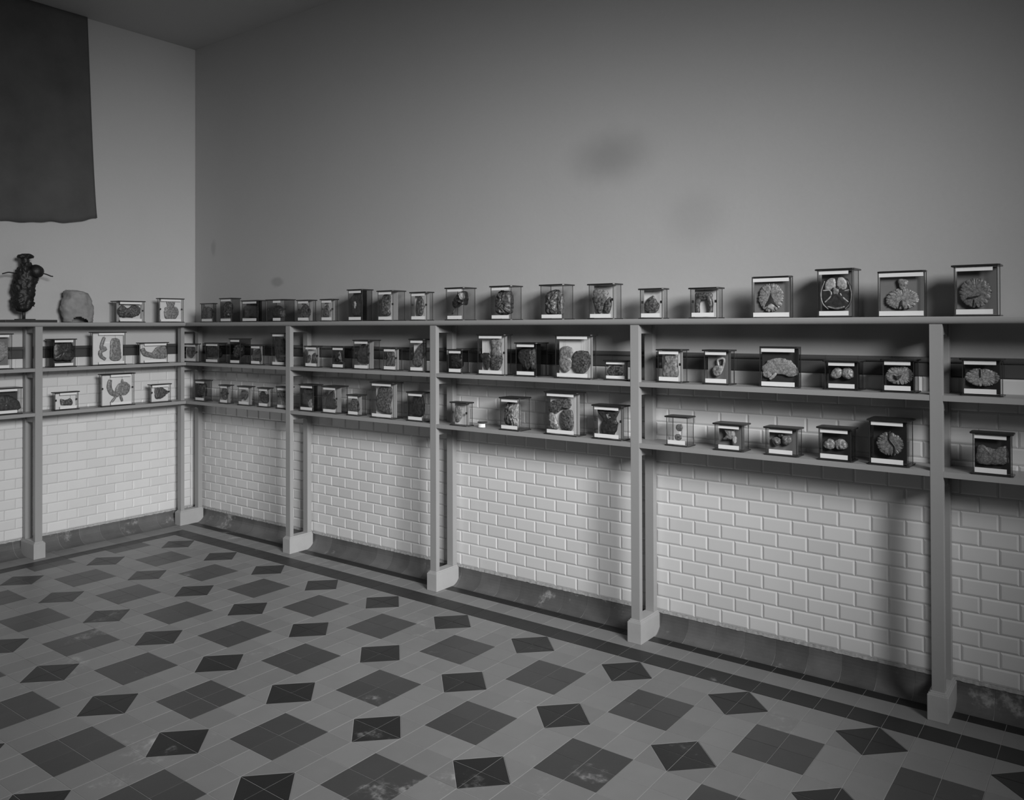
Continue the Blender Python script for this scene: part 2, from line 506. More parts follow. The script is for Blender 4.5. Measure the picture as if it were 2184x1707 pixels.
# ------------------------------------------------------------------ shelving
FXS = [.1176, 1.580, 3.0475, 4.5065, 5.965, 7.424]
PW = .0508
ZT, ZM, ZB = 1.7333, 1.395, 1.068
TT, TM = .0315, .0245
Y0_, Y1_, Y2_, Y3_ = -.2206, -.1886, -.0580, -.0180
def make_frame(name, label, rot, pos):
    r = bpy.data.objects.new(name, None); COL.objects.link(r); tag(r, label, 'shelf support', 'painted shelf supports')
    h = PW / 2
    def part(nm, V, F, mt): return ob(nm, me_from(nm, V, F, [mt]), r)
    part('front_post', *box(-h, h, Y0_, Y1_, .124, ZT - TT - .0004, .0015), M['paint'])
    part('back_post', *box(-h, h, Y2_, Y3_, .124, ZT - TT - .0004, .0015), M['paint'])
    for z in (ZT - TT, ZM - TM, ZB - TM):
        t = z - .0004; b = t - .046
        pts = [(Y1_ - .0004, t), (Y1_ - .0004, b)] + [(Y2_ - .022, b)] + [(Y2_ - .022 + .022 * math.sin(PI / 2 * k / 4), b - .018 * (1 - math.cos(PI / 2 * k / 4))) for k in range(1, 5)] + [(Y2_ + .0004, t)]
        V, F = extrude_poly(pts, 'x', -h + .006, h - .006)
        o = ob('rail', fix(me_from('rail', V, F, [M['paint']])), r)
    e = .0155
    y0 = Y0_ - e
    pr = [(y0, .0), (y0, .108), (y0 + .004, .112), (Y0_ - .003, .1145), (Y0_ - .001, .1245), (Y3_, .1245), (Y3_, .0)]
    V = []; F = []
    V1, F1 = box(-h - e, h + e, y0, Y3_ - .0, .0003, .110, .002)
    V2, F2 = box(-h - e * .75, h + e * .75, y0 + e * .3, Y3_, .109, .1165, .002)
    V3, F3 = box(-h - e * .35, h + e * .35, y0 + e * .7, Y3_, .116, .124, .002)
    V, F, _ = merge([(0, (V1, F1)), (0, (V2, F2)), (0, (V3, F3))])
    part('base_block', V, F, M['base'])
    if rot: r.rotation_euler = (0, 0, R(90)); r.location = (0, pos, 0)
    else: r.location = (pos, 0, 0)
    return r
FL = ['grey painted shelf support in the room corner, nearest the end wall', 'grey painted shelf support, first along the long wall from the corner',
      'grey painted shelf support between the second and third long-wall bays', 'grey painted shelf support between the third and fourth long-wall bays',
      'tall grey painted shelf support nearest the camera, far right', 'grey painted shelf support closing the right end of the long-wall shelves']
for x, l in zip(FXS, FL): make_frame('shelf_support', l, 0, x)
make_frame('shelf_support', 'grey painted shelf support on the short left-hand wall, below the dark cast', 1, -1.3994)
make_frame('shelf_support', 'grey painted shelf support closing the left end of the short-wall shelves', 1, -2.858)

def board(name, label, z, t, x0, x1, posts, rot, nose):
    """shelf board with notches around the posts; along x for the long wall"""
    top = z; bot = z - t
    fy = -.2325 if nose else -.2192; by = -.0005
    if nose:      # rounded nosing, laid over the supports
        by = -.0215
        pts = [(by, top), (fy + .004, top)] + [(fy + .015 - .015 * math.cos(a), top - .004 - (t - .004) * math.sin(a) ** 1.2) for a in [PI / 2 * k / 6 for k in range(7)]] + [(by, bot)]
        pts = [(by, bot), (by, top), (fy + .003, top), (fy, top - .004)] + [(fy + .014 * (1 - math.cos(PI / 2 * k / 6)), top - .010 - (t - .010) * math.sin(PI / 2 * k / 6)) for k in range(7)]
        V, F = extrude_poly(pts, 'x', x0, x1)
    else:
        g = .0006; h = PW / 2 + g
        fr, bk = [], []
        for p in posts:
            fr += [(p - h, fy), (p - h, Y1_ + g), (p + h, Y1_ + g), (p + h, fy)]
            bk += [(p + h, by), (p + h, Y2_ - g), (p - h, Y2_ - g), (p - h, by)]
        poly = [(x0, fy)] + fr + [(x1, fy), (x1, by)]
        q = []
        for k in range(len(posts) - 1, -1, -1): q += bk[4 * k:4 * k + 4]
        poly += q + [(x0, by)]
        V, F = extrude_poly(poly, 'z', bot, top)
        # the caps are concave polygons: triangulate them
    me = me_from(name, V, F, [M['paint']])
    bm = bmesh.new(); bm.from_mesh(me)
    bmesh.ops.recalc_face_normals(bm, faces=bm.faces[:])
    bmesh.ops.triangulate(bm, faces=[f for f in bm.faces if len(f.verts) > 4]); bm.to_mesh(me); bm.free()
    o = ob(name, me)
    if rot: o.rotation_euler = (0, 0, R(90))
    tag(o, label, 'shelf', 'painted shelf boards')
    return o
for z, t, n, w in ((ZT, TT, 1, 'top round-nosed'), (ZM, TM, 0, 'middle'), (ZB, TM, 0, 'bottom')):
    board('shelf_board', 'grey painted %s shelf board running along the long right-hand wall' % w, z, t, .0225 if n else .0085, 7.47, FXS, 0, n)
    board('shelf_board', 'grey painted %s shelf board on the short left-hand wall' % w, z, t, -2.905, -.2333 if n else -.2215, [-2.858, -1.3994], 1, n)

JARS=[  # jar positions, sizes and specimen outlines back-projected from image pixels, baked as metres
('LTa',[0.1237,-0.6751,1.7333],1,0.2134,0.1126,0.1751,'w','tb',1,1,[('O','d',[(-0.0983,0.1157),(-0.0653,0.1394),(-0.0176,0.1169),(0.0209,0.1438),(0.0696,0.1324),(0.0872,0.0949),(0.0647,0.0569),(0.0017,0.0442),(-0.0746,0.0465),(-0.0982,0.0787)])]),
('LTb',[0.1596,-0.3282,1.7333],1,0.2139,0.0408,0.2044,'w','tb',1,1,[('O','m',[(-0.0375,0.1847),(0.0356,0.1863),(0.0325,0.1374),(0.062,0.1232),(0.0706,0.0742),(0.041,0.0299),(-0.0322,0.0267),(-0.058,0.0633),(-0.0529,0.1214),(-0.0323,0.1363)])]),
('LMa',[0.1103,-1.6495,1.395],1,0.176,0.1194,0.2582,'g','tb',1,1,[('N','p',0.0108,0.1347,0.0609,0.075,14)]),
('LMb',[0.1106,-1.1942,1.395],1,0.1606,0.1189,0.2141,'d','tb',0,1,[('O','x',[(-0.066,0.168),(0.0013,0.1842),(0.0698,0.174),(0.0743,0.0587),(0.0015,0.048),(-0.0675,0.0635)])]),
('LMc',[0.15,-0.8535,1.395],1,0.2615,0.04,0.2641,'w','tb',0,1,[('T','m',[(-0.0318,0.2198),(-0.05,0.17),(-0.0527,0.1382),(-0.0225,0.1311),(-0.0635,0.1067),(-0.0544,0.0701),(-0.0224,0.0481)],0.0155),('O','m',[(0.0234,0.2007),(0.056,0.214),(0.0887,0.1996),(0.0983,0.1393),(0.0984,0.0421),(0.019,0.0421),(0.0143,0.1229)])]),
('LMd',[0.1476,-0.4783,1.395],1,0.2417,0.0449,0.1739,'w','tb',0,1,[('O','m',[(-0.0179,0.0757),(0.0224,0.1273),(0.0633,0.1408),(0.1096,0.135),(0.1148,0.0426),(-0.0129,0.0469)]),('T','m',[(-0.0929,0.1256),(-0.0682,0.0822),(0.0119,0.0655)],0.0228)]),
('LBa',[0.11,-1.6356,1.068],1,0.2767,0.12,0.1935,'d','tb',0,1,[('O','x',[(-0.0509,0.1006),(-0.006,0.1385),(0.0702,0.1332),(0.1323,0.0866),(0.1246,0.0241),(-0.0058,0.0309)]),('T','p',[(0.0204,0.1043),(0.0507,0.1187),(0.0776,0.1042),(0.0815,0.083)],0.0058),('T','p',[(0.0623,0.0761),(0.0754,0.025)],0.0066)]),
('LBb',[0.15,-1.178,1.068],1,0.1714,0.04,0.1392,'w','tb',1,1,[('O','d',[(-0.0396,0.0839),(-0.0016,0.0759),(0.0325,0.0857),(0.048,0.0642),(0.0429,0.0355),(-0.0015,0.0355),(-0.0353,0.0399)])]),
('LBc',[0.1491,-0.7801,1.068],1,0.2643,0.0419,0.258,'w','tb',1,1,[('O','m',[(-0.0073,0.1536),(0.0397,0.1878),(0.0873,0.1757),(0.1065,0.1373),(0.0777,0.0878),(0.0209,0.0825),(-0.0166,0.1081)]),('T','m',[(-0.0586,0.2098),(-0.0649,0.1525),(-0.0427,0.1053),(0.0115,0.0831)],0.0201),('T','m',[(0.0414,0.2081),(0.035,0.1695)],0.0084),('T','m',[(-0.0072,0.0798),(-0.0537,0.0236)],0.0101),('T','m',[(0.0256,0.0775),(0.0399,0.0348)],0.0101)]),
('LBd',[0.15,-0.4173,1.068],1,0.1717,0.04,0.1534,'w','t',1,1,[('O','d',[(-0.0444,0.1288),(-0.0089,0.1199),(0.0116,0.1254),(0.0631,0.0931),(0.0756,0.0777),(0.0322,0.0419),(-0.0036,0.0272),(-0.0444,0.0426)])]),
('T01',[0.4743,-0.17,1.7333],0,0.1748,0.03,0.1604,'n','b',1,1,[('O','d',[(-0.0775,0.12),(-0.0264,0.1327),(0.0203,0.1275),(0.0667,0.1044),(0.0629,0.0419),(-0.0264,0.0291),(-0.0814,0.034)])]),
('T02',[0.7399,-0.1461,1.7333],0,0.1593,0.0779,0.1982,'n','tb',0,1,[('O','d',[(-0.0474,0.1641),(0.0121,0.1673),(0.0342,0.1275),(0.0121,0.0752),(0.0047,0.0445),(-0.0699,0.0452),(-0.0625,0.1069)])]),
('T03',[1.0615,-0.1474,1.7333],0,0.2097,0.0752,0.1736,'d','tb',0,1,[('O','x',[(-0.0953,0.1291),(-0.0102,0.1397),(0.0736,0.1263),(0.0771,0.0413),(-0.0102,0.0357),(-0.0989,0.0428)])]),
('T04',[1.3841,-0.1376,1.7333],0,0.2209,0.0947,0.1736,'n','tb',1,1,[('O','x',[(-0.0684,0.1051),(-0.0087,0.128),(0.0396,0.1035),(0.045,0.0426),(-0.0195,0.0262),(-0.0739,0.0574)]),('O','m',[(0.0344,0.0833),(0.0663,0.0896),(0.0716,0.0424),(0.0396,0.0359)])]),
('T05',[1.7157,-0.1532,1.7333],0,0.1375,0.0637,0.1629,'w','tb',1,1,[('O','d',[(-0.0518,0.0946),(0.0024,0.1322),(0.0507,0.1),(0.0613,0.0582),(0.0292,0.0307),(-0.0464,0.0313),(-0.0627,0.0596)])]),
('T06',[1.9779,-0.1601,1.7333],0,0.1254,0.0498,0.1634,'w','tb',1,1,[('O','d',[(-0.0359,0.1108),(-0.0051,0.1239),(0.0101,0.0897),(0.0121,0.0354),(-0.0567,0.036),(-0.0535,0.0701)])]),
('T07',[2.2793,-0.1376,1.7333],0,0.1467,0.0947,0.2254,'x','tb',0,1,[('O','x',[(-0.0671,0.1731),(-0.0138,0.1917),(0.0436,0.1869),(0.0434,0.0457),(-0.0528,0.0466),(-0.0673,0.1)]),('O','p',[(-0.0289,0.139),(-0.0096,0.1419),(-0.002,0.112),(-0.0193,0.0859),(-0.0289,0.1125)])]),
('T08',[2.5787,-0.1268,1.7333],0,0.1458,0.1165,0.2085,'w','tb',1,1,[('O','d',[(-0.0424,0.1783),(0.0208,0.1736),(0.0253,0.1448),(0.0161,0.0811),(0.0205,0.0396),(-0.0563,0.0404),(-0.0608,0.0951)])]),
('T09',[2.8884,-0.1535,1.7333],0,0.143,0.0631,0.1905,'w','tb',1,1,[('O','d',[(-0.0214,0.1453),(-0.0003,0.1602),(0.0249,0.1381),(0.0289,0.0764),(0.012,0.0335),(-0.0217,0.0369),(-0.036,0.0774)])]),
('T10',[3.2033,-0.1271,1.7333],0,0.1488,0.1158,0.2104,'n','tb',0,1,[('O','x',[(0.01,0.1775),(0.0579,0.1862),(0.0664,0.1429),(0.0576,0.0968),(0.0316,0.1105),(-0.0254,0.0815),(-0.0431,0.1052),(-0.012,0.1514)]),('T','d',[(-0.0254,0.0882),(-0.061,0.0417)],0.0061),('O','p',[(0.0296,0.1765),(0.0599,0.1757),(0.0684,0.1424),(0.0468,0.1297),(0.0295,0.1499)])]),
('T11',[3.5739,-0.1318,1.7333],0,0.1565,0.1065,0.2097,'n','tb',0,1,[('O','d',[(-0.0402,0.1755),(0.0162,0.1803),(0.056,0.1665),(0.0596,0.0714),(0.0396,0.0367),(-0.0488,0.0377),(-0.065,0.0861),(-0.0608,0.1374)]),('O','m',[(-0.0406,0.1049),(0.008,0.1104),(0.0318,0.059),(0.0076,0.0402),(-0.0366,0.0439)])]),
('T12',[3.9471,-0.1305,1.7333],0,0.1574,0.109,0.206,'n','b',0,1,[('O','d',[(-0.0558,0.1597),(0.0181,0.176),(0.0325,0.1513),(0.0214,0.0968),(0.0175,0.033),(-0.0563,0.0338),(-0.0635,0.0984)]),('O','m',[(0.0253,0.1575),(0.058,0.1506),(0.0613,0.096),(0.0575,0.0356),(0.0248,0.0329),(0.0192,0.0968)])]),
('T13',[4.2789,-0.1401,1.7333],0,0.1579,0.0899,0.1995,'w','b',1,1,[('O','d',[(-0.0661,0.1276),(-0.0319,0.1356),(0.0187,0.1256),(0.0085,0.0908),(0.0016,0.0617),(-0.0221,0.0299),(-0.0459,0.0507),(-0.0662,0.0981)]),('O','m',[(-0.0625,0.1629),(-0.0316,0.1738),(0.0256,0.1604),(0.0322,0.1341),(0.0019,0.1114),(-0.0388,0.1123),(-0.0625,0.1364)]),('O','d',[(0.0152,0.0965),(0.0475,0.125),(0.0519,0.0726),(0.0351,0.0322),(0.0183,0.0353),(0.005,0.0617)])]),
('T14',[4.588,-0.1543,1.7333],0,0.1318,0.0614,0.164,'w','b',1,1,[('O','d',[(0.0029,0.127),(0.0171,0.1085),(0.0313,0.0888),(0.0405,0.066),(0.0239,0.0372),(-0.012,0.0279),(-0.0445,0.0413),(-0.048,0.0773),(-0.026,0.1094)])]),
('T15',[4.8868,-0.1477,1.7333],0,0.145,0.0746,0.1598,'w','b',1,1,[('T','d',[(-0.0415,0.025),(-0.0432,0.072),(-0.031,0.1093),(-0.0044,0.1199),(0.0187,0.1082),(0.0297,0.0707),(0.0281,0.0242)],0.015),('O','d',[(-0.051,0.1317),(-0.0076,0.1337),(0.0352,0.1295),(0.0351,0.1016),(-0.0078,0.0963),(-0.0444,0.1034)])]),
('T16',[5.2366,-0.1654,1.7333],0,0.191,0.0391,0.2038,'g','tb',0,0,[('N','p',-0.0047,0.1005,0.0635,0.0717,22),('O','v',[(-0.0015,0.1241),(0.0102,0.0943),(0.0307,0.0527),(-0.0019,0.068),(-0.0349,0.0537),(-0.0137,0.0948)]),('O','p',[(-0.0018,0.0739),(0.016,0.0617),(0.001,0.0443),(-0.0229,0.0523)])]),
('T17',[5.5366,-0.127,1.7333],0,0.1572,0.1159,0.228,'g','tb',0,1,[('O','v',[(0.0006,0.1958),(0.0345,0.1913),(0.0618,0.1584),(0.0718,0.1072),(0.0643,0.0628),(0.0397,0.0364),(-0.0346,0.0355),(-0.0627,0.0716),(-0.0688,0.1172),(-0.0495,0.175)]),('O','p',[(-0.0464,0.162),(-0.0243,0.1838),(-0.0026,0.1798),(-0.001,0.1379),(-0.0435,0.1295)]),('O','p',[(0.008,0.1794),(0.0314,0.1863),(0.0497,0.162),(0.0452,0.1321),(0.0095,0.1331)]),('T','p',[(-0.058,0.1266),(-0.0247,0.1257),(-0.0217,0.0998),(-0.0501,0.0713)],0.0045),('T','p',[(0.0616,0.1278),(0.0249,0.1179),(0.0278,0.0987),(0.057,0.0706)],0.0045),('T','q',[(-0.0495,0.1718),(-0.0669,0.1171),(-0.0596,0.0683),(-0.0334,0.0387)],0.0033),('T','q',[(0.054,0.1682),(0.0694,0.1136),(0.0631,0.066),(0.041,0.0389)],0.0032),('T','m',[(-0.0377,0.0517),(0.0028,0.0414),(0.0398,0.0504)],0.0052),('O','q',[(-0.0121,0.1363),(0.0157,0.1355),(0.0112,0.1074),(-0.0092,0.1079)])]),
('T18',[5.8211,-0.1619,1.7333],0,0.1931,0.0461,0.2058,'g','tb',0,0,[('N','p',0.0019,0.08,0.0695,0.0475,26),('O','m',[(-0.0145,0.1664),(0.0082,0.1699),(0.0289,0.1588),(0.022,0.1376),(0.0118,0.1208),(-0.0063,0.1231)]),('O','v',[(-0.0038,0.0709),(0.0075,0.0707),(0.0129,0.0369),(0.0017,0.0494),(-0.0113,0.0373)])]),
('T19',[6.1124,-0.1386,1.7333],0,0.1629,0.0929,0.2197,'g','tb',0,1,[('N','q',-0.0034,0.1006,0.0624,0.0632,20),('O','v',[(-0.0311,0.081),(-0.0118,0.0857),(0.0164,0.09),(0.0149,0.0867),(-0.0088,0.0789),(-0.0297,0.0768)]),('T','v',[(-0.0065,0.0737),(-0.0069,0.0417)],0.002)]),
('M01',[0.2054,-0.1604,1.395],0,0.1978,0.0302,0.1589,'w','tb',1,1,[('O','d',[(-0.0576,0.1014),(-0.033,0.1294),(0.0078,0.1392),(0.0563,0.1261),(0.0644,0.085),(0.0321,0.0432),(-0.0003,0.0379),(-0.0452,0.0554)])]),
('M02',[0.5333,-0.1418,1.395],0,0.1922,0.0706,0.1693,'n','tb',0,1,[('O','x',[(-0.0901,0.0965),(-0.0277,0.1469),(0.0645,0.1302),(0.0798,0.0503),(-0.0744,0.0471)])]),
('M03',[0.8508,-0.1263,1.395],0,0.1416,0.0984,0.2064,'n','tb',0,1,[('O','d',[(-0.0574,0.1371),(0.0085,0.1641),(0.0484,0.1342),(0.0448,0.082),(0.0085,0.0552),(-0.0427,0.041),(-0.0648,0.0712)])]),
('M04',[1.1209,-0.158,1.395],0,0.1266,0.035,0.1585,'w','tb',0,1,[('O','x',[(-0.0573,0.0899),(-0.0154,0.1204),(0.0468,0.1235),(0.0571,0.0328),(-0.0085,0.0292),(-0.0503,0.0474)])]),
('M05',[1.4113,-0.1532,1.395],0,0.1702,0.0451,0.2531,'w','tb',0,1,[('O','x',[(-0.0788,0.228),(0.0004,0.2408),(0.0589,0.1877),(0.062,0.0565),(0.0328,0.0312),(-0.026,0.0339),(-0.0722,0.1242)])]),
('M06',[1.7944,-0.1581,1.395],0,0.14,0.0385,0.1594,'w','tb',1,1,[('O','d',[(-0.0435,0.0905),(-0.024,0.0883),(-0.024,0.0603),(-0.0334,0.0345),(-0.0436,0.0547)]),('O','d',[(0.0111,0.1017),(0.0344,0.1072),(0.042,0.082),(0.0481,0.0315),(-0.0006,0.0293),(0.0033,0.0711)])]),
('M07',[2.0942,-0.1415,1.395],0,0.1282,0.0777,0.1598,'n','tb',0,1,[('O','x',[(-0.0505,0.1306),(-0.0062,0.1363),(0.0084,0.0871),(0.0156,0.033),(-0.0581,0.0311),(-0.0543,0.0858)])]),
('M08',[2.3376,-0.1303,1.395],0,0.1567,0.1013,0.2073,'w','tb',1,1,[('O','x',[(-0.0369,0.1587),(-0.0017,0.1784),(0.0331,0.1596),(0.033,0.1066),(0.0363,0.049),(-0.0512,0.0468),(-0.0724,0.0901)]),('O','x',[(0.03,0.1694),(0.0473,0.1696),(0.0485,0.1072),(0.047,0.0449),(0.0284,0.0444),(0.0264,0.1068)])]),
('M09',[2.6113,-0.1477,1.395],0,0.1249,0.0557,0.1579,'w','tb',1,1,[('O','d',[(-0.0244,0.1205),(0.0021,0.1397),(0.025,0.126),(0.0314,0.0888),(0.028,0.0304),(-0.0512,0.0282),(-0.0411,0.0873)])]),
('M10',[2.8638,-0.1456,1.395],0,0.1306,0.0598,0.2185,'w','tb',1,1,[('O','d',[(-0.0151,0.1522),(0.0347,0.1939),(0.0593,0.185),(0.0592,0.117),(0.0344,0.0847),(0.0219,0.0389),(-0.0406,0.0395),(-0.0593,0.0734)])]),
('M11',[3.194,-0.138,1.395],0,0.1168,0.067,0.1553,'n','tb',0,1,[('O','x',[(-0.0482,0.1196),(0.0038,0.1327),(0.0395,0.1212),(0.0416,0.0551),(0.0194,0.0334),(-0.0445,0.0316),(-0.0524,0.0769)]),('O','m',[(-0.0092,0.1265),(0.009,0.1268),(0.0065,0.0785),(-0.007,0.0903)])]),
('M12',[3.4955,-0.1507,1.395],0,0.2108,0.0668,0.2523,'w','tb',1,1,[('O','x',[(-0.0994,0.1218),(-0.0428,0.1375),(-0.019,0.1175),(-0.0221,0.0737),(-0.0432,0.0293),(-0.0656,0.055)]),('O','d',[(-0.0096,0.1149),(0.064,0.1221),(0.0749,0.0877),(0.0491,0.0351),(0.0049,0.0308),(-0.0172,0.0681)]),('O','m',[(-0.0129,0.2198),(0.0278,0.2288),(0.068,0.2088),(0.0606,0.1683),(0.0604,0.1192),(-0.0058,0.1208),(-0.002,0.1674)])]),
('M13',[3.7504,-0.1134,1.395],0,0.1511,0.1135,0.2032,'d','tb',0,1,[('O','x',[(-0.0686,0.1468),(-0.0192,0.1675),(0.0227,0.154),(0.0259,0.0919),(0.0013,0.0432),(-0.0267,0.0452),(-0.0688,0.0897)]),('O','d',[(0.0088,0.1481),(0.04,0.1683),(0.0537,0.1488),(0.0534,0.0813),(0.0499,0.0475),(0.0223,0.0467),(0.0086,0.0972)]),('T','m',[(-0.0661,0.0896),(-0.0696,0.1295),(-0.041,0.1585),(0.0011,0.162)],0.0046)]),
('M14',[4.093,-0.158,1.395],0,0.2413,0.0562,0.253,'w','tb',0,1,[('O','m',[(-0.0945,0.1692),(-0.0618,0.186),(-0.0167,0.1758),(-0.0103,0.1434),(-0.0233,0.116),(-0.0171,0.0891),(-0.0366,0.0452),(-0.069,0.036),(-0.1014,0.0651),(-0.1045,0.1143)]),('O','d',[(-0.0039,0.1435),(0.0217,0.1601),(0.0595,0.1607),(0.091,0.1559),(0.1082,0.1242),(0.1031,0.0761),(0.0716,0.0378),(0.021,0.0335),(-0.0107,0.0622),(-0.0169,0.1053)])]),
('M15',[4.361,-0.1437,1.395],0,0.1384,0.0426,0.1113,'w','tb',0,1,[('O','d',[(-0.0588,0.0625),(-0.0165,0.0847),(0.0252,0.078),(0.0369,0.0496),(0.0309,0.0312),(-0.0529,0.0284)])]),
('M16',[4.6835,-0.1268,1.395],0,0.1348,0.0764,0.1771,'w','tb',1,1,[('O','m',[(-0.0282,0.1508),(0.0336,0.152),(0.0386,0.0993),(0.0368,0.0324),(-0.0468,0.0295),(-0.0401,0.1115)]),('O','d',[(-0.009,0.1193),(0.0141,0.1057),(0.0076,0.042),(-0.0053,0.084)])]),
('M17',[4.9463,-0.1273,1.395],0,0.1338,0.0755,0.1783,'g','tb',0,1,[('O','m',[(-0.0249,0.0908),(0.0039,0.0984),(0.0253,0.0921),(0.0108,0.0509),(-0.0108,0.0399),(-0.0309,0.0564)]),('T','p',[(0.0039,0.095),(-0.0017,0.1255),(0.0326,0.1317),(0.0253,0.0854),(0.0072,0.0508)],0.0062)]),
('M18',[5.2685,-0.1515,1.395],0,0.1919,0.0361,0.1986,'x','tb',0,0,[('O','q',[(-0.0877,0.0986),(-0.0509,0.1323),(0.0017,0.1432),(0.0533,0.1282),(0.0851,0.097),(0.0881,0.0682),(0.0529,0.0523),(0.0013,0.0654),(-0.0249,0.0612),(-0.0513,0.0636),(-0.0811,0.0725)]),('T','p',[(-0.017,0.0693),(-0.0348,0.0511),(-0.0501,0.0375)],0.0084),('O','q',[(-0.0845,0.0724),(-0.0545,0.0812),(-0.0367,0.0641),(-0.0547,0.0446),(-0.0812,0.0515)])]),
('M19',[5.5587,-0.1176,1.395],0,0.1489,0.0948,0.1387,'x','tb',0,1,[('O','p',[(-0.0551,0.0754),(-0.0307,0.1043),(-0.0067,0.0957),(-0.0038,0.0708),(-0.025,0.0501),(-0.0522,0.0567)]),('O','p',[(-0.0007,0.0959),(0.0232,0.1059),(0.0468,0.088),(0.0454,0.0601),(0.0169,0.0498),(-0.0038,0.0646)])]),
('M20',[5.8036,-0.1145,1.395],0,0.1294,0.101,0.1493,'x','tb',0,1,[('N','p',0.0,0.076,0.0587,0.0424,24),('O','v',[(-0.0234,0.0784),(-0.0096,0.0717),(0.0126,0.0796),(-0.0014,0.0582),(-0.0125,0.0578)])]),
('M21',[6.1283,-0.1224,1.395],0,0.1426,0.0852,0.1598,'x','tb',0,1,[('N','p',0.0,0.0784,0.0653,0.0393,14),('T','v',[(-0.0038,0.1165),(-0.0041,0.0784)],0.0024)]),
('B01',[0.3579,-0.1454,1.068],0,0.1467,0.0656,0.179,'n','tb',0,1,[('O','d',[(-0.0674,0.139),(-0.0195,0.1478),(0.0399,0.1434),(0.0439,0.0486),(-0.0194,0.0386),(-0.0674,0.0431)])]),
('B02',[0.7039,-0.1568,1.068],0,0.1118,0.0501,0.153,'w','tb',1,1,[('O','d',[(-0.0424,0.1191),(0.0026,0.1343),(0.0324,0.0917),(0.0249,0.0386),(-0.0198,0.0275),(-0.0499,0.0702)])]),
('B03',[0.9751,-0.1583,1.068],0,0.1492,0.045,0.1547,'w','tb',0,1,[('O','d',[(-0.0607,0.1047),(-0.0142,0.1154),(0.0389,0.1093),(0.0354,0.0706),(0.0071,0.0435),(-0.0142,0.0682),(-0.0463,0.045)])]),
('B04',[1.2251,-0.1596,1.068],0,0.1221,0.0424,0.153,'w','tb',1,1,[('O','x',[(-0.0551,0.1033),(-0.014,0.1221),(0.0267,0.0988),(0.0502,0.1041),(0.0502,0.0415),(-0.0006,0.0303),(-0.0482,0.0488)])]),
('B05',[1.4514,-0.1462,1.068],0,0.1202,0.0627,0.1696,'w','tb',1,1,[('O','d',[(-0.0475,0.147),(-0.0017,0.1532),(0.0339,0.1178),(0.0338,0.0277),(0.0112,0.0428),(-0.0541,0.1095)])]),
('B06',[1.7533,-0.1452,1.068],0,0.1568,0.0805,0.1998,'d','tb',0,1,[('O','x',[(-0.0644,0.1528),(0.0383,0.1523),(0.0577,0.1023),(0.0459,0.0457),(-0.0724,0.0494)]),('O','m',[(-0.0059,0.1001),(0.0449,0.1027),(0.0409,0.0262),(0.0018,0.024)])]),
('B07',[2.0076,-0.1336,1.068],0,0.1529,0.1037,0.1976,'w','tb',1,1,[('O','x',[(-0.0476,0.1254),(0.0122,0.1656),(0.0271,0.1141),(0.0477,0.0408),(-0.0553,0.0348),(-0.0705,0.0741)])]),
('B08',[2.2567,-0.1514,1.068],0,0.1134,0.068,0.148,'w','tb',1,1,[('O','d',[(-0.0326,0.1142),(0.003,0.1257),(0.0347,0.0935),(0.0381,0.0308),(-0.0507,0.0254),(-0.0434,0.0746)])]),
('B09',[2.546,-0.1427,1.068],0,0.2166,0.0854,0.2472,'w','tb',0,1,[('O','d',[(-0.0439,0.209),(0.003,0.2252),(0.0626,0.2183),(0.0756,0.1581),(0.0623,0.0967),(0.0688,0.0363),(0.0358,0.0272),(-0.0241,0.0376),(-0.0712,0.0656),(-0.0846,0.1265),(-0.0574,0.1706)])]),
('B10',[2.8562,-0.1492,1.068],0,0.1464,0.0663,0.1941,'n','tb',0,1,[('O','x',[(-0.0402,0.154),(0.0099,0.1702),(0.047,0.1584),(0.0467,0.0407),(-0.0468,0.0348)])]),
('B11',[3.247,-0.1702,1.068],0,0.1332,0.0556,0.1497,'w','',1,1,[('O','m',[(-0.0356,0.1153),(-0.008,0.1288),(0.0154,0.0944),(0.0113,0.0524),(-0.0162,0.0237),(-0.0438,0.0368),(-0.0492,0.0785)])]),
('B12',[3.6495,-0.1449,1.068],0,0.1439,0.1063,0.1984,'n','tb',0,1,[('O','d',[(-0.0545,0.1587),(-0.004,0.1672),(0.01,0.1052),(0.0026,0.0363),(-0.0659,0.0373)]),('O','p',[(-0.0016,0.1454),(0.0411,0.1591),(0.0479,0.0972),(0.0476,0.0178),(-0.002,0.0142),(-0.016,0.0931)]),('O','d',[(0.0161,0.0952),(0.0338,0.0906),(0.037,0.0227),(0.0193,0.0215),(0.0103,0.0663)])]),
('B13',[4.0184,-0.1575,1.068],0,0.2176,0.0809,0.2491,'w','tb',0,1,[('O','d',[(-0.0966,0.1775),(-0.0435,0.2023),(0.0475,0.2043),(0.0473,0.1583),(-0.011,0.1468),(-0.0439,0.1257),(-0.0968,0.1279)]),('O','m',[(-0.0969,0.1169),(-0.0637,0.119),(-0.0311,0.039),(-0.0839,0.0324),(-0.1004,0.0781)]),('O','d',[(-0.0045,0.139),(0.0537,0.1479),(0.0695,0.0949),(0.0596,0.0321),(0.008,0.031),(-0.0178,0.0891)])]),
('B14',[4.3233,-0.1583,1.068],0,0.1802,0.0794,0.19,'w','tb',1,1,[('O','x',[(-0.0783,0.1582),(-0.0144,0.1567),(0.0604,0.1586),(0.0454,0.1187),(0.0541,0.0777),(0.0271,0.0237),(-0.0392,0.0185),(-0.0511,0.0702),(-0.0388,0.1079)]),('O','m',[(-0.0205,0.1354),(0.0097,0.1477),(0.0215,0.1223),(-0.0025,0.1051)])]),
('B15',[4.7408,-0.159,1.068],0,0.1186,0.078,0.1556,'n','b',0,1,[('N','q',-0.0026,0.0931,0.0196,0.0194,9),('N','q',-0.0089,0.0418,0.0196,0.018,9),('O','d',[(-0.0104,0.0486),(0.001,0.046),(-0.0006,0.032),(-0.0127,0.0345)])]),
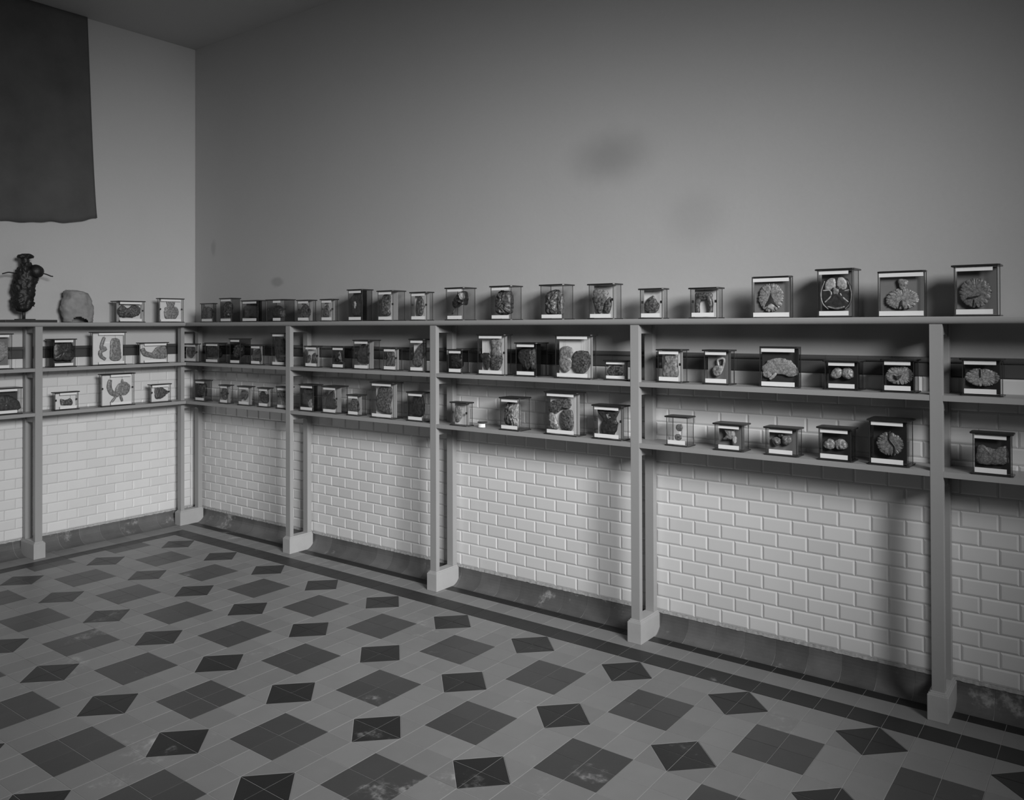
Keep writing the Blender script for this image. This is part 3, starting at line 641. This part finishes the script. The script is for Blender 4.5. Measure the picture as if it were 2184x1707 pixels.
('B16',[5.0206,-0.1516,1.068],0,0.1429,0.0929,0.1369,'g','tb',0,1,[('O','q',[(-0.0313,0.1057),(0.0176,0.106),(0.0278,0.0667),(0.014,0.0555),(-0.007,0.0539),(-0.0387,0.0513),(-0.021,0.0762)]),('O','p',[(0.0141,0.0723),(0.0349,0.0672),(0.0312,0.0403),(0.0139,0.0335)])]),
('B17',[5.2859,-0.1581,1.068],0,0.1501,0.0798,0.1368,'g','tb',0,1,[('O','q',[(-0.0524,0.0751),(-0.0282,0.0868),(-0.0088,0.0754),(-0.0122,0.0526),(-0.0382,0.0439)]),('O','q',[(-0.0023,0.0921),(0.0204,0.099),(0.0459,0.0895),(0.0426,0.0636),(0.0169,0.0499),(-0.0004,0.06)]),('O','d',[(-0.0216,0.1035),(0.0044,0.1067),(0.0061,0.0895),(-0.0171,0.0877)])]),
('B18',[5.5364,-0.1578,1.068],0,0.1461,0.0805,0.1548,'x','tb',0,1,[('O','p',[(-0.0565,0.0762),(-0.0309,0.0983),(-0.0057,0.0867),(-0.0071,0.0587),(-0.0312,0.0472),(-0.0554,0.0576)]),('O','p',[(-0.0081,0.0865),(0.023,0.1014),(0.0506,0.0821),(0.0464,0.059),(0.0048,0.0504)])]),
('B19',[5.7661,-0.135,1.068],0,0.1578,0.1261,0.2057,'x','tb',0,1,[('N','q',0.0024,0.0953,0.0574,0.0531,20),('T','v',[(0.0056,0.1541),(0.0025,0.118),(0.0245,0.0841),(0.0214,0.0422)],0.003)]),
('B20',[6.1681,-0.168,1.068],0,0.1388,0.06,0.1783,'x','tb',0,1,[('O','q',[(-0.045,0.1232),(0.0053,0.1102),(0.05,0.1238),(0.0586,0.0836),(0.0569,0.055),(0.0048,0.0412),(-0.0557,0.0439),(-0.0605,0.0899)])])]

# ------------------------------------------------------------------ specimen jars
def octo(w, d, c):
    a, b = w / 2, d / 2
    return [(-a + c, -b), (a - c, -b), (a, -b + c), (a, b - c), (a - c, b), (-a + c, b), (-a, b - c), (-a, -b + c)]
def slab(w, d, c, z0, z1, bev=.0012):
    o, i = octo(w, d, c), octo(w - 2 * bev, d - 2 * bev, c)
    n = 8; V = [(x, y, z0) for x, y in i] + [(x, y, z0 + bev) for x, y in o] + [(x, y, z1 - bev) for x, y in o] + [(x, y, z1) for x, y in i]
    F = [tuple(range(n))[::-1], tuple(range(3 * n, 4 * n))]
    for k in (0, n, 2 * n): F += [(k + a, k + (a + 1) % n, k + n + (a + 1) % n, k + n + a) for a in range(n)]
    return V, F
def blob(name, pts, T_, mt, yoff, flatness=.5, amp=.17):
    sub = max(5, 64 // len(pts)); P = catmull(pts, True, sub); n = len(P)
    jw = (max(p[0] for p in P) - min(p[0] for p in P)) * .035; js = random.random() * 90
    P = [(x + jw * noise.noise((x * 60 + js, z * 60, 0)) + jw * .5 * noise.noise((x * 170, z * 170 + js, 3)), z + jw * noise.noise((x * 60, z * 60 + js, 9)) + jw * .5 * noise.noise((x * 170, z * 170 + js, 5))) for x, z in P]
    # area centroid
    A = cx = cz = 0
    for i in range(n):
        a, b = P[i], P[(i + 1) % n]; c = a[0] * b[1] - b[0] * a[1]; A += c; cx += (a[0] + b[0]) * c; cz += (a[1] + b[1]) * c
    cx /= 3 * A; cz /= 3 * A
    rings = (1., .97, .90, .80, .68, .54, .38, .2)
    sd = random.random() * 50
    V, F = [], []
    for side in (-1, 1):
        for r in rings:
            for (x, z) in P:
                X, Z = cx + (x - cx) * r, cz + (z - cz) * r
                y = T_ * (1 - r ** 2.6) ** flatness
                y *= 1 + 2.2 * amp * noise.noise((X * 70 + sd, Z * 70, side)) + amp * noise.noise((X * 190 + sd, Z * 190, side))
                V.append((X, yoff + side * y, Z))
        V.append((cx, yoff + side * T_ * (1 + amp * noise.noise((cx * 70 + sd, cz * 70, side)) * 2), cz))
    m_ = len(rings) * n + 1
    for s in (0, 1):
        o = s * m_
        for k in range(len(rings) - 1):
            for i in range(n):
                j = (i + 1) % n; F.append((o + k * n + i, o + k * n + j, o + (k + 1) * n + j, o + (k + 1) * n + i))
        for i in range(n): F.append((o + (len(rings) - 1) * n + i, o + (len(rings) - 1) * n + (i + 1) % n, o + m_ - 1))
    me = me_from(name, V, F, [mt], smooth=True)
    bm = bmesh.new(); bm.from_mesh(me); bmesh.ops.remove_doubles(bm, verts=bm.verts[:], dist=1e-5)
    bmesh.ops.recalc_face_normals(bm, faces=bm.faces[:]); bm.to_mesh(me); bm.free()
    return me
def slice_mesh(name, cx, cz, rx, rz, nn, mt, yoff, T_):
    """flat brain slice: irregular scalloped rim with furrows running inwards"""
    n = 200; rings = (1., .985, .94, .87, .79, .70, .6, .45, .25); sd = random.random() * 40
    V, F = [], []
    nc = []
    for k in range(int(nn * 1.25)):
        nc.append((2 * PI * (k + random.uniform(-.33, .33)) / int(nn * 1.25), random.uniform(.03, .075), random.uniform(.01, .10), random.uniform(.08, .34), random.uniform(-.7, .7)))
    nc.append((PI / 2, .05, .14, .45, 0)); nc.append((-PI / 2, .05, .10, .30, 0))
    for side in (-1, 1):
        for r in rings:
            for i in range(n):
                t = 2 * PI * i / n; dr = 0; dyy = 0
                for (tc, wd, dpt, lg, bend) in nc:
                    d = (t - tc - bend * (1 - r) + PI) % (2 * PI) - PI
                    g = math.exp(-(d / wd) ** 2)
                    dr += dpt * g
                    if 1 - r < lg: dyy = max(dyy, math.exp(-(d / (wd * .7)) ** 2) * (1 - (1 - r) / lg) ** .5)
                rr = (1 - dr) * (1 + .05 * noise.noise((math.cos(t) * 1.6 + sd, math.sin(t) * 1.6, 0)))
                x = cx + rx * rr * r * math.cos(t); z = cz + rz * rr * r * math.sin(t)
                y = T_ * (1 - r ** 10) ** .5 - dyy * T_ * .7
                y += T_ * .35 * noise.noise((x * 110 + sd, z * 110, side)) - T_ * .35 * max(0, noise.noise((x * 60 + sd, z * 60, side + 5)))
                V.append((x, yoff + side * max(y, .0003), z))
        V.append((cx, yoff + side * T_, cz))
    m_ = len(rings) * n + 1
    for s in (0, 1):
        o = s * m_
        for k in range(len(rings) - 1):
            for i in range(n):
                j = (i + 1) % n; F.append((o + k * n + i, o + k * n + j, o + (k + 1) * n + j, o + (k + 1) * n + i))
        for i in range(n): F.append((o + (len(rings) - 1) * n + i, o + (len(rings) - 1) * n + (i + 1) % n, o + m_ - 1))
    for i in range(n): F.append((i, (i + 1) % n, m_ + (i + 1) % n, m_ + i))
    return fix(me_from(name, V, F, [mt], smooth=True))
MURKY = {'T01': 1, 'T02': 1, 'T03': 1, 'T04': 1, 'T07': 1, 'M02': 1, 'M03': 1, 'M07': 1, 'M11': 1, 'M13': 1, 'B01': 1, 'B06': 1, 'B10': 1, 'B12': 0, 'M18': 1, 'M19': 1, 'M20': 1, 'M21': 1, 'B18': 1, 'B19': 1, 'B20': 1, 'B16': 0, 'LMb': 1}
CARD = {'w': 'card_w', 'g': 'card_g', 'x': 'card_x', 'd': 'card_x'}
LABW = {'T04': (.36, .78), 'T12': (.04, .95), 'LBc': (.27, .90), 'LMc': (.18, .97), 'LMd': (.15, .95), 'LBb': (.2, .93), 'B15': (.05, .9), 'B16': (.13, .9), 'B17': (.1, .87), 'M19': (.1, .9), 'T16': (.03, .97), 'T18': (.02, .98), 'T10': (.08, .9)}
LID = {}
def make_jar(spec, label, group):
    jid, pos, rot, w, d, h, back, lab, dots, foot, items = spec
    r = bpy.data.objects.new('specimen_jar', None); COL.objects.link(r); tag(r, label, 'specimen jar', group)
    r.location = pos
    r.rotation_euler = (0, 0, R(90) if rot else 0)
    def part(nm, V, F, mt, mi=None): return ob(nm, me_from(nm, V, F, mt if isinstance(mt, list) else [mt], mi), r)
    ov = .0105 if foot else .003
    d0 = d
    lt = .0075; ft = .006 if foot else .0025
    zb, zt = ft + .0002, h - lt - .0002
    ovy = min(ov, max(.003, (-.0215 - (pos[1] + d / 2)))) if not rot else ov
    part('lid', *slab(w + 2 * ov, d + 2 * min(ov, ovy), .008 if foot else min(.012, d * .4), h - lt, h), M['lid'])
    part('foot', *slab(w + 2 * (ov - .001), d + 2 * min(ov, ovy) - .001, .008 if foot else min(.012, d * .4), .0, ft), M['lid'])
    # glass tank: four walls and thin cemented seams at the corners
    a, b, e = w / 2 - .0015, d / 2 - .0015, .0026
    P = []
    def quad(p, q, k): P.append((k, ([(p[0], p[1], zb), (q[0], q[1], zb), (q[0], q[1], zt), (p[0], p[1], zt)], [(0, 1, 2, 3)])))
    quad((-a, -b), (a, -b), 0); quad((a, -b), (a, b), 1); quad((a, b), (-a, b), 0); quad((-a, b), (-a, -b), 1)
    for sx in (-1, 1):
        for sy in (-1, 1):
            P.append((2, box(sx * a - e / 2, sx * a + e / 2, sy * b - e / 2, sy * b + e / 2, zb, zt)))
    V, F, mi = merge(P)
    mk = MURKY.get(jid, 0)
    part('glass_tank', V, F, [M['murky_front' if mk and back == 'n' else 'glass'], M['murky' if mk else 'glass_side'], M['edge']], mi)
    ds = min(.25 * d, .022) + .004
    ys = -d / 2 + ds
    yb = -d / 2 + .4 * d + .008
    if back in CARD:
        inset = .004 if back != 'w' else .007
        x1c = a - inset
        part('backing_card', *box(-a + inset, x1c, yb, yb + .002, zb + .001, zt - .001), M[CARD[back]])
    Tm = max(.0028, min(ds - .005, (yb - ys - .0015) if back in CARD else .014, .014))
    if back == 'n' and not rot and d > .05:      # no backing card: organ thickened, pushed to mid-tank along the camera's line of sight
        dl = d * .46 - ds; ys += dl; sh = -dl * (6.63 - pos[0]) / 4 * .45; Tm = d * .36
        it2 = []
        for it in items:
            if it[0] == 'N': it2.append(it); continue
            lo = min(p[0] for p in it[2]); sh_ = max(sh, -a + .004 - lo)
            it2.append((it[0], it[1], [(p[0] + sh_, p[1]) for p in it[2]]) + tuple(it[3:]))
        items = it2
    for it in items:
        t = it[0]; zmax = zt - .002
        if t == 'O':
            k = it[1]; pts = it[2]
            wdt = max(p[0] for p in pts) - min(p[0] for p in pts)
            layer = {'v': .004, 'p': .003, 'm': .0, 'd': 0., 'x': 0., 'q': 0.}[k]
            TT_ = min(Tm, wdt * .45)
            yo = ys - (Tm * .75 if (k in 'vpq' and it is not items[0] and jid in ('T16', 'T17', 'T18', 'T19', 'M20', 'T07', 'M17', 'T10', 'B19')) else 0)
            if yo != ys: TT_ = Tm * .45
            mm = M['brain'] if (jid in ('M18', 'M19', 'B18') and k in 'pq') else M['brain_q'] if (jid in ('B17', 'B20') and k == 'q') else M['t_' + k]
            ob('specimen', blob('specimen', pts, TT_, mm, yo), r)
        elif t == 'N':
            _, k, cx, cz, rx, rz, nn = it
            ob('specimen', slice_mesh('specimen', cx, cz, rx, rz, nn, M['brain' if k == 'p' else 'brain_q'], ys, min(Tm, .006)), r)
        else:
            _, k, pts, rad = it
            P3 = [(p[0], ys, p[1]) for p in catmull(pts, False, 5)]
            rr = min(rad, Tm * 1.1); n_ = len(P3)
            yy = ys - (Tm * .7 if (jid in ('T17', 'T19', 'M21', 'B19')) else 0)
            if yy != ys: P3 = [(p[0], yy, p[2]) for p in P3]; rr = min(rr, Tm * .6)
            me = tube(P3, [rad * (.55 + .45 * math.sin(PI * (.15 + .7 * i / (n_ - 1)))) * (1 + .15 * noise.noise((i * .7, rad * 99, 1))) for i in range(n_)], 10, 'specimen', M['t_' + k])
            for v in me.vertices: v.co.y = yy + (v.co.y - yy) * min(1, rr / max(rad, 1e-4))
            ob('specimen', me, r)
    if back == 'w' and items:
        for it in items[:2]:
            pts = it[2] if it[0] != 'N' else [(it[2], it[3])]
            top = max(pts, key=lambda p: p[1])
            if zt - .012 - top[1] > .012:
                ob('thread', tube([(top[0], ys, top[1] - .003), (top[0], ys, zt - .001)], .0006, 4, 'thread', M['thread']), r)
    lh = min(.021, .145 * h + .0)
    f0, f1 = LABW.get(jid, (.04, .90))
    x0, x1 = -a + 2 * a * f0, -a + 2 * a * f1
    yl = -b - e / 2 - .0003
    if 'b' in lab: part('paper_label', *box(x0, x1, yl - .0006, yl, zb + .003, zb + .003 + lh), M['paper'])
    if 't' in lab: part('paper_label', *box(x0, x1, yl - .0006, yl, zt - .002 - lh * .8, zt - .002), M['paper'])
    if dots:
        for s in (-1, 1):
            part('rubber_pad', *box(s * (a - .009) - .0045, s * (a - .009) + .0045, -b + .002, min(-b + .012, yb - .001), h * .55 - .007, h * .55 + .007, .0015), M['pad'])
    return r

NM = {
'LTa': 'low glass jar with a dark two-lobed mass, top shelf beside the pale cast',
'LTb': 'glass jar with a grey vase-shaped organ, top shelf nearest the room corner',
'LMa': 'glass jar with a brain slice on grey, middle shelf at the left edge',
'LMb': 'glass jar with a black square specimen, left wall middle shelf right of the post',
'LMc': 'tall glass jar with a coiled gut and a straight strip side by side',
'LMd': 'low wide glass jar with a grey stomach, left wall middle shelf by the corner',
'LBa': 'dark wide glass jar at the left edge of the bottom shelf',
'LBb': 'small low glass jar with a little dark lobe, left wall bottom shelf',
'LBc': 'tall glass jar with a large stomach and tubes, left wall bottom shelf',
'LBd': 'small glass jar with a dark pointed lobe, left wall bottom shelf by the corner',
'T01': 'small murky glass jar, first past the corner on the long top shelf',
'T02': 'glass jar taller than both neighbours, second past the corner on the long top shelf',
'T03': 'black wide glass jar, third past the corner on the long top shelf',
'T04': 'wide glass jar with a short bottom label, touching the black jar on the top shelf',
'T05': 'small glass jar with a dark cone, top shelf just right of the first long-wall post',
'T06': 'small glass jar with a narrow dark organ, left of the three tall top-shelf jars',
'T07': 'tall dark glass jar, leftmost of the three tall jars before the second post',
'T08': 'glass jar with a black block on white, middle of the three before the second post',
'T09': 'narrow glass jar with a dark oval organ, top shelf left of the second post',
'T10': 'glass jar with a dark slanting organ, top shelf just right of the second post',
'T11': 'glass jar with a split dark heart and no backing, top shelf of the third bay',
'T12': 'glass jar filled with grey tissue and one low label, top shelf third bay',
'T13': 'glass jar with a three-lobed heart on white, top shelf left of the third post',
'T14': 'small glass jar with a drop-shaped heart, top shelf right of the third post',
'T15': 'glass jar with a dark arch-shaped organ, top shelf of the fourth bay',
'T16': 'round-cornered glass jar with an upright brain slice on grey, top shelf fourth bay',
'T17': 'tall glass jar with a glossy black skull base, top shelf fourth bay',
'T18': 'wide round-cornered glass jar with a brain base and stalk, left of the last post',
'T19': 'tall glass jar with a dim brain slice, rightmost on the top shelf',
'M01': 'small bright glass jar with a black oval, middle shelf in the room corner',
'M02': 'shadowed glass jar with a black lump, second on the long middle shelf',
'M03': 'taller shadowed glass jar with a dark lump, third on the long middle shelf',
'M04': 'small glass jar with a black dome on white, fourth on the long middle shelf',
'M05': 'tall glass jar with a huge black organ, middle shelf touching the first post',
'M06': 'small glass jar with two tiny dark organs, middle shelf right of the first post',
'M07': 'glass jar with a black streaked organ, left of the black-lobed jar on the middle shelf',
'M08': 'tall glass jar with black twin lobes, centre of the second middle-shelf bay',
'M09': 'small glass jar with a dark wedge on white, second bay of the middle shelf',
'M10': 'tall glass jar with a dark slanting organ, middle shelf left of the second post',
'M11': 'small glass jar with a black clump, middle shelf right of the second post',
'M12': 'tall glass jar with two hanging hearts, middle shelf third bay',
'M13': 'dark glass jar with a big grey-lit organ, between the two tall heart jars',
'M14': 'widest tall glass jar with two large hearts on white, middle shelf third bay',
'M15': 'lowest glass jar, middle shelf against the third post',
'M16': 'glass jar with a pale opened organ on white, middle shelf right of the third post',
'M17': 'glass jar with a thin pale vessel on grey, second in the fourth middle-shelf bay',
'M18': 'tall dark glass jar with a brain in side view, middle shelf fourth bay',
'M19': 'low dark glass jar with two pale round lobes, middle shelf fourth bay',
'M20': 'dark glass jar with a fan-shaped brain slice, middle shelf left of the last post',
'M21': 'dark glass jar with a whole pale brain slice, middle shelf right of the last post',
'B01': 'square murky glass jar, bottom shelf in the room corner',
'B02': 'small glass jar with a dark upright organ, second on the long bottom shelf',
'B03': 'small glass jar with dark hanging points on white, third on the long bottom shelf',
'B04': 'small glass jar with a black round clump, fourth on the long bottom shelf',
'B05': 'glass jar with a dark slanting organ, bottom shelf touching the first post',
'B06': 'black glass jar with a grey patch, bottom shelf right of the first post',
'B07': 'glass jar with a black cone on white, second bay of the bottom shelf',
'B08': 'smallest glass jar of the second bottom-shelf bay, left of the tallest one',
'B09': 'tall glass jar with a large grey-brown organ, tallest in the second bottom-shelf bay',
'B10': 'glass jar with a black block and no backing, bottom shelf left of the second post',
'B11': 'small glass jar with a grey oval organ, beside the tiny round dish',
'B12': 'glass jar with a pale opened organ, bottom shelf right of the tiny dish',
'B13': 'tallest glass jar of the third bottom-shelf bay with a ragged three-part heart',
'B14': 'glass jar with a jagged black organ on white, bottom shelf left of third post',
'B15': 'small clear glass jar with two rings one above the other, bottom shelf',
'B16': 'low glass jar with a ragged pale shred on grey, second in the fourth bottom-shelf bay',
'B17': 'low glass jar with two round grey lobes, third in the fourth bottom-shelf bay',
'B18': 'black-backed low glass jar with two pale lobes, bottom shelf fourth bay',
'B19': 'tall black-backed glass jar with a round brain, bottom shelf left of last post',
'B20': 'black-backed glass jar with a dim bow-shaped specimen, bottom shelf at the right edge',
}
GR = {'T': 'specimen jars on the top shelf', 'M': 'specimen jars on the middle shelf', 'B': 'specimen jars on the bottom shelf'}
for sp in JARS:
    k = sp[0][1] if sp[0][0] == 'L' else sp[0][0]
    make_jar(sp, NM[sp[0]], GR[k])

# ------------------------------------------------------------------ small round dish
dish = bpy.data.objects.new('round_dish', None); COL.objects.link(dish); dish.location = (3.4235, -.180, ZB)
tag(dish, 'tiny round glass dish with a white label, bottom shelf in the third bay', 'dish')
def ring(r, z, n=28): return [(r * math.cos(2 * PI * k / n), r * math.sin(2 * PI * k / n), z) for k in range(n)]
def lathe(prof, n=28):
    V = []; F = []
    for r_, z in prof: V += ring(r_, z, n)
    for i in range(len(prof) - 1):
        for k in range(n): F.append((i * n + k, i * n + (k + 1) % n, (i + 1) * n + (k + 1) % n, (i + 1) * n + k))
    F += [tuple(range(n))[::-1], tuple((len(prof) - 1) * n + k for k in range(n))]
    return V, F
ob('dish_body', me_from('dish_body', *lathe([(.027, 0), (.028, .002), (.028, .030)]), [M['glass']], smooth=False), dish)
ob('dish_lid', me_from('dish_lid', *lathe([(.030, .0302), (.031, .032), (.031, .037), (.029, .038)]), [M['edge']]), dish)
V, F = [], []
for k in range(15):
    a = -PI / 2 + R(-55 + 110 * k / 14) + R(20)
    for rr in (.0283, .0289):
        for z in (.004, .026): V.append((rr * math.cos(a), rr * math.sin(a), z))
for k in range(14):
    o = 4 * k
    F += [(o + 2, o + 6, o + 7, o + 3), (o, o + 1, o + 5, o + 4), (o + 1, o + 3, o + 7, o + 5), (o, o + 4, o + 6, o + 2)]
F += [(0, 2, 3, 1), (56, 57, 59, 58)]
ob('paper_label', fix(me_from('paper_label', V, F, [M['paper']])), dish)

# ------------------------------------------------------------------ dark anatomical cast on its stand
def loft(name, rows, xc, dep, mt, n=28, amp=.006, fr=45, sd=0., cap=True):
    """rows of (y left, y right, z) from the top down, turned into a lumpy body of depth dep"""
    rows = sorted(rows, key=lambda t: t[2])
    rr = catmull(rows, False, 3)
    V, F = [], []
    for (a, b, z) in rr:
        c, hw = (a + b) / 2, abs(b - a) / 2; hd = min(dep, hw * 1.0)
        for k in range(n):
            t = 2 * PI * k / n; y = c + hw * math.cos(t); x = xc + hd * math.sin(t)
            q = amp * (noise.noise((x * fr + sd, y * fr, z * fr)) + .6 * noise.noise((x * fr * 2.4, y * fr * 2.4 + sd, z * fr * 2.4)))
            V.append((x + q * math.sin(t), y + q * math.cos(t), z + q * .4))
    for i in range(len(rr) - 1):
        for k in range(n): F.append((i * n + k, i * n + (k + 1) % n, (i + 1) * n + (k + 1) % n, (i + 1) * n + k))
    if cap: F += [tuple(range(n))[::-1], tuple((len(rr) - 1) * n + k for k in range(n))]
    return fix(me_from(name, V, F, [mt], smooth=True))
CX = .115
cast = bpy.data.objects.new('anatomical_cast', None); COL.objects.link(cast); cast.location = (CX, -1.43, ZT)
tag(cast, 'tall blackened lumpy anatomical cast on a flat stand, top shelf far left', 'sculpture')
def cpart(nm, me):
    for v in me.vertices: v.co -= Vector((CX, -1.43, ZT))
    return ob(nm, me, cast)
rows = [(-1.4803, -1.419, 2.1752), (-1.487, -1.4121, 2.1566), (-1.5037, -1.4017, 2.123), (-1.5137, -1.3844, 2.0934), (-1.5236, -1.3631, 2.0567), (-1.5302, -1.3704, 2.0275),
        (-1.5335, -1.3877, 2.002), (-1.5328, -1.3876, 1.9659), (-1.53, -1.3945, 1.9298), (-1.5399, -1.3961, 1.8934), (-1.5365, -1.3995, 1.8682), (-1.5298, -1.4115, 1.8394), (-1.5064, -1.4388, 1.8144)]
cpart('body', loft('body', rows, CX, .06, M['cast_d'], 56, .014, 48))
cpart('neck', loft('neck', [(-1.4837, -1.4266, 2.2068), (-1.4837, -1.424, 2.19), (-1.4803, -1.419, 2.1652)], CX, .03, M['cast_d'], 24, .004, 60))
cap = [(-1.5089, 2.2100), (-1.5039, 2.2265), (-1.4804, 2.2371), (-1.4500, 2.2456), (-1.4185, 2.2420), (-1.3925, 2.2265), (-1.3960, 2.2120), (-1.4180, 2.2060), (-1.45, 2.2000), (-1.485, 2.204)]
me = blob('crest', cap, .035, M['cast_d'], 0, .5, .2)
for v in me.vertices: v.co = (CX - v.co.y, v.co.x, v.co.z)
cpart('crest', fix(me))
bm = bmesh.new(); bmesh.ops.create_icosphere(bm, subdivisions=3, radius=.051)
for v in bm.verts: v.co = Vector((CX + .03, -1.3885, 2.113)) + v.co * (1 + .07 * noise.noise(v.co * 30))
me = bpy.data.meshes.new('bulb'); bm.to_mesh(me); bm.free(); me.materials.append(M['cast_d'])
for p_ in me.polygons: p_.use_smooth = True
cpart('bulb', me)
cpart('rod', tube(catmull([(CX, -1.6062, 2.086), (CX, -1.5850, 2.093), (CX, -1.5602, 2.0983), (CX, -1.5104, 2.0931)], False, 4), .0045, 8, 'rod', M['cast_d']))
cpart('rod', tube(catmull([(CX + .02, -1.3500, 2.1018), (CX + .02, -1.3146, 2.0957), (CX + .02, -1.2791, 2.0825), (CX + .02, -1.2649, 2.0824)], False, 4), .0045, 8, 'rod', M['cast_d']))
cpart('pole', tube([(CX, -1.461, ZT + .018), (CX, -1.461, 1.83)], .0115, 12, 'pole', M['wood_d']))
V, F = box(CX - .075, CX + .06, -1.6087, -1.2499, ZT + .0002, ZT + .0195, .002); cpart('stand_board', me_from('stand_board', V, F, [M['wood_d']]))
V, F = box(CX - .04, CX + .04, -1.5100, -1.3958, ZT + .0195, ZT + .0260, .001); cpart('plinth', me_from('plinth', V, F, [M['wood_d']]))
for k, (z, y, s) in enumerate([(1.876, -1.400, 1), (1.905, -1.398, .7), (2.196, -1.428, .6), (1.955, -1.390, .8), (1.86, -1.402, 1.2)]):
    cpart('spur', tube([(CX, y - .015, z + .004), (CX, y + .004 * s, z + .002), (CX, y + .011 * s, z - .008)], [.007 * s, .005 * s, .0025 * s], 7, 'spur', M['cast_d']))

# ------------------------------------------------------------------ pale broken plaster cast
rows = [(-1.1525, -1.0708, 1.9838), (-1.1634, -1.0302, 1.974), (-1.1689, -1.0065, 1.9650), (-1.17, -0.9817, 1.9434), (-1.1707, -0.9751, 1.9207), (-1.1845, -0.9728, 1.909),
        (-1.1943, -0.9674, 1.8823), (-1.1979, -0.9573, 1.8633), (-1.1979, -0.9496, 1.8445), (-1.1924, -0.9488, 1.8219), (-1.1843, -0.9475, 1.7879), (-1.1759, -0.9564, 1.7615), (-1.1704, -0.9506, ZT + .002)]
me = loft('plaster_cast', rows, .105, .070, M['cast_p'], 44, .012, 22, 5., cap=False)
bm = bmesh.new(); bm.from_mesh(me)
top = [v for v in bm.verts if v.co.z > 1.97]
bmesh.ops.contextual_create(bm, geom=[e for e in bm.edges if e.is_boundary and e.verts[0].co.z > 1.95])
kill = []
for f in bm.faces:      # the broken arch at the foot, open towards the room
    c = f.calc_center_median()
    if c.x > .105:
        t = (c.y + 1.137) / .131
        if 0 < t < 1 and c.z < ZT + .042 * math.sin(PI * t ** .75) + .004: kill.append(f)
bmesh.ops.delete(bm, geom=kill, context='FACES')
bmesh.ops.recalc_face_normals(bm, faces=bm.faces[:])
for v in bm.verts: v.co -= Vector((.105, -1.07, ZT))
bm.to_mesh(me); bm.free()
pc = ob('plaster_cast', me, None, (.105, -1.07, ZT))
md = pc.modifiers.new('thick', 'SOLIDIFY'); md.thickness = .006; md.offset = -1
tag(pc, 'pale broken plaster cast with a dark arch at its foot, on the top shelf', 'sculpture')

# ------------------------------------------------------------------ black cloth hanging on the end wall
pr = [(-2.6, 2.47), (-1.9, 2.475), (-1.5891, 2.4834), (-1.4046, 2.4874), (-1.2437, 2.5126), (-1.15, 2.512), (-1.06, 2.522), (-.9836, 2.5446), (-.93, 2.562), (-.8771, 2.5711)]
nx, nz = 90, 40
def bz(y):
    for (a, za), (b, zb_) in zip(pr, pr[1:]):
        if a <= y <= b: return za + (zb_ - za) * (y - a) / (b - a)
    return pr[-1][1]
V, F = [], []
for j in range(nz + 1):
    t = j / nz
    yr = -.8771 + (-.9567 + .8771) * t ** .85
    for i in range(nx + 1):
        s = i / nx; y = -2.6 + (yr + 2.6) * s
        yb_ = -2.6 + (-.8771 + 2.6) * s
        z = bz(yb_) + .003 * math.sin(yb_ * 40) * (1 - t) + (CEIL - .002 - bz(yb_)) * t
        x = .026 + .007 * math.sin(y * 9 + t * 1.5) * (1 - t * .8) + .006 * (1 - t) * math.sin(y * 23) + .01 * (1 - t) ** 6
        V.append((x, y, z))
for j in range(nz):
    for i in range(nx):
        a = j * (nx + 1) + i; F.append((a, a + 1, a + nx + 2, a + nx + 1))
cl = ob('black_cloth', me_from('black_cloth', V, F, [M['cloth']], smooth=True))
md = cl.modifiers.new('thick', 'SOLIDIFY'); md.thickness = .0025
tag(cl, 'black cloth hanging from the ceiling on the left-hand wall', 'cloth')
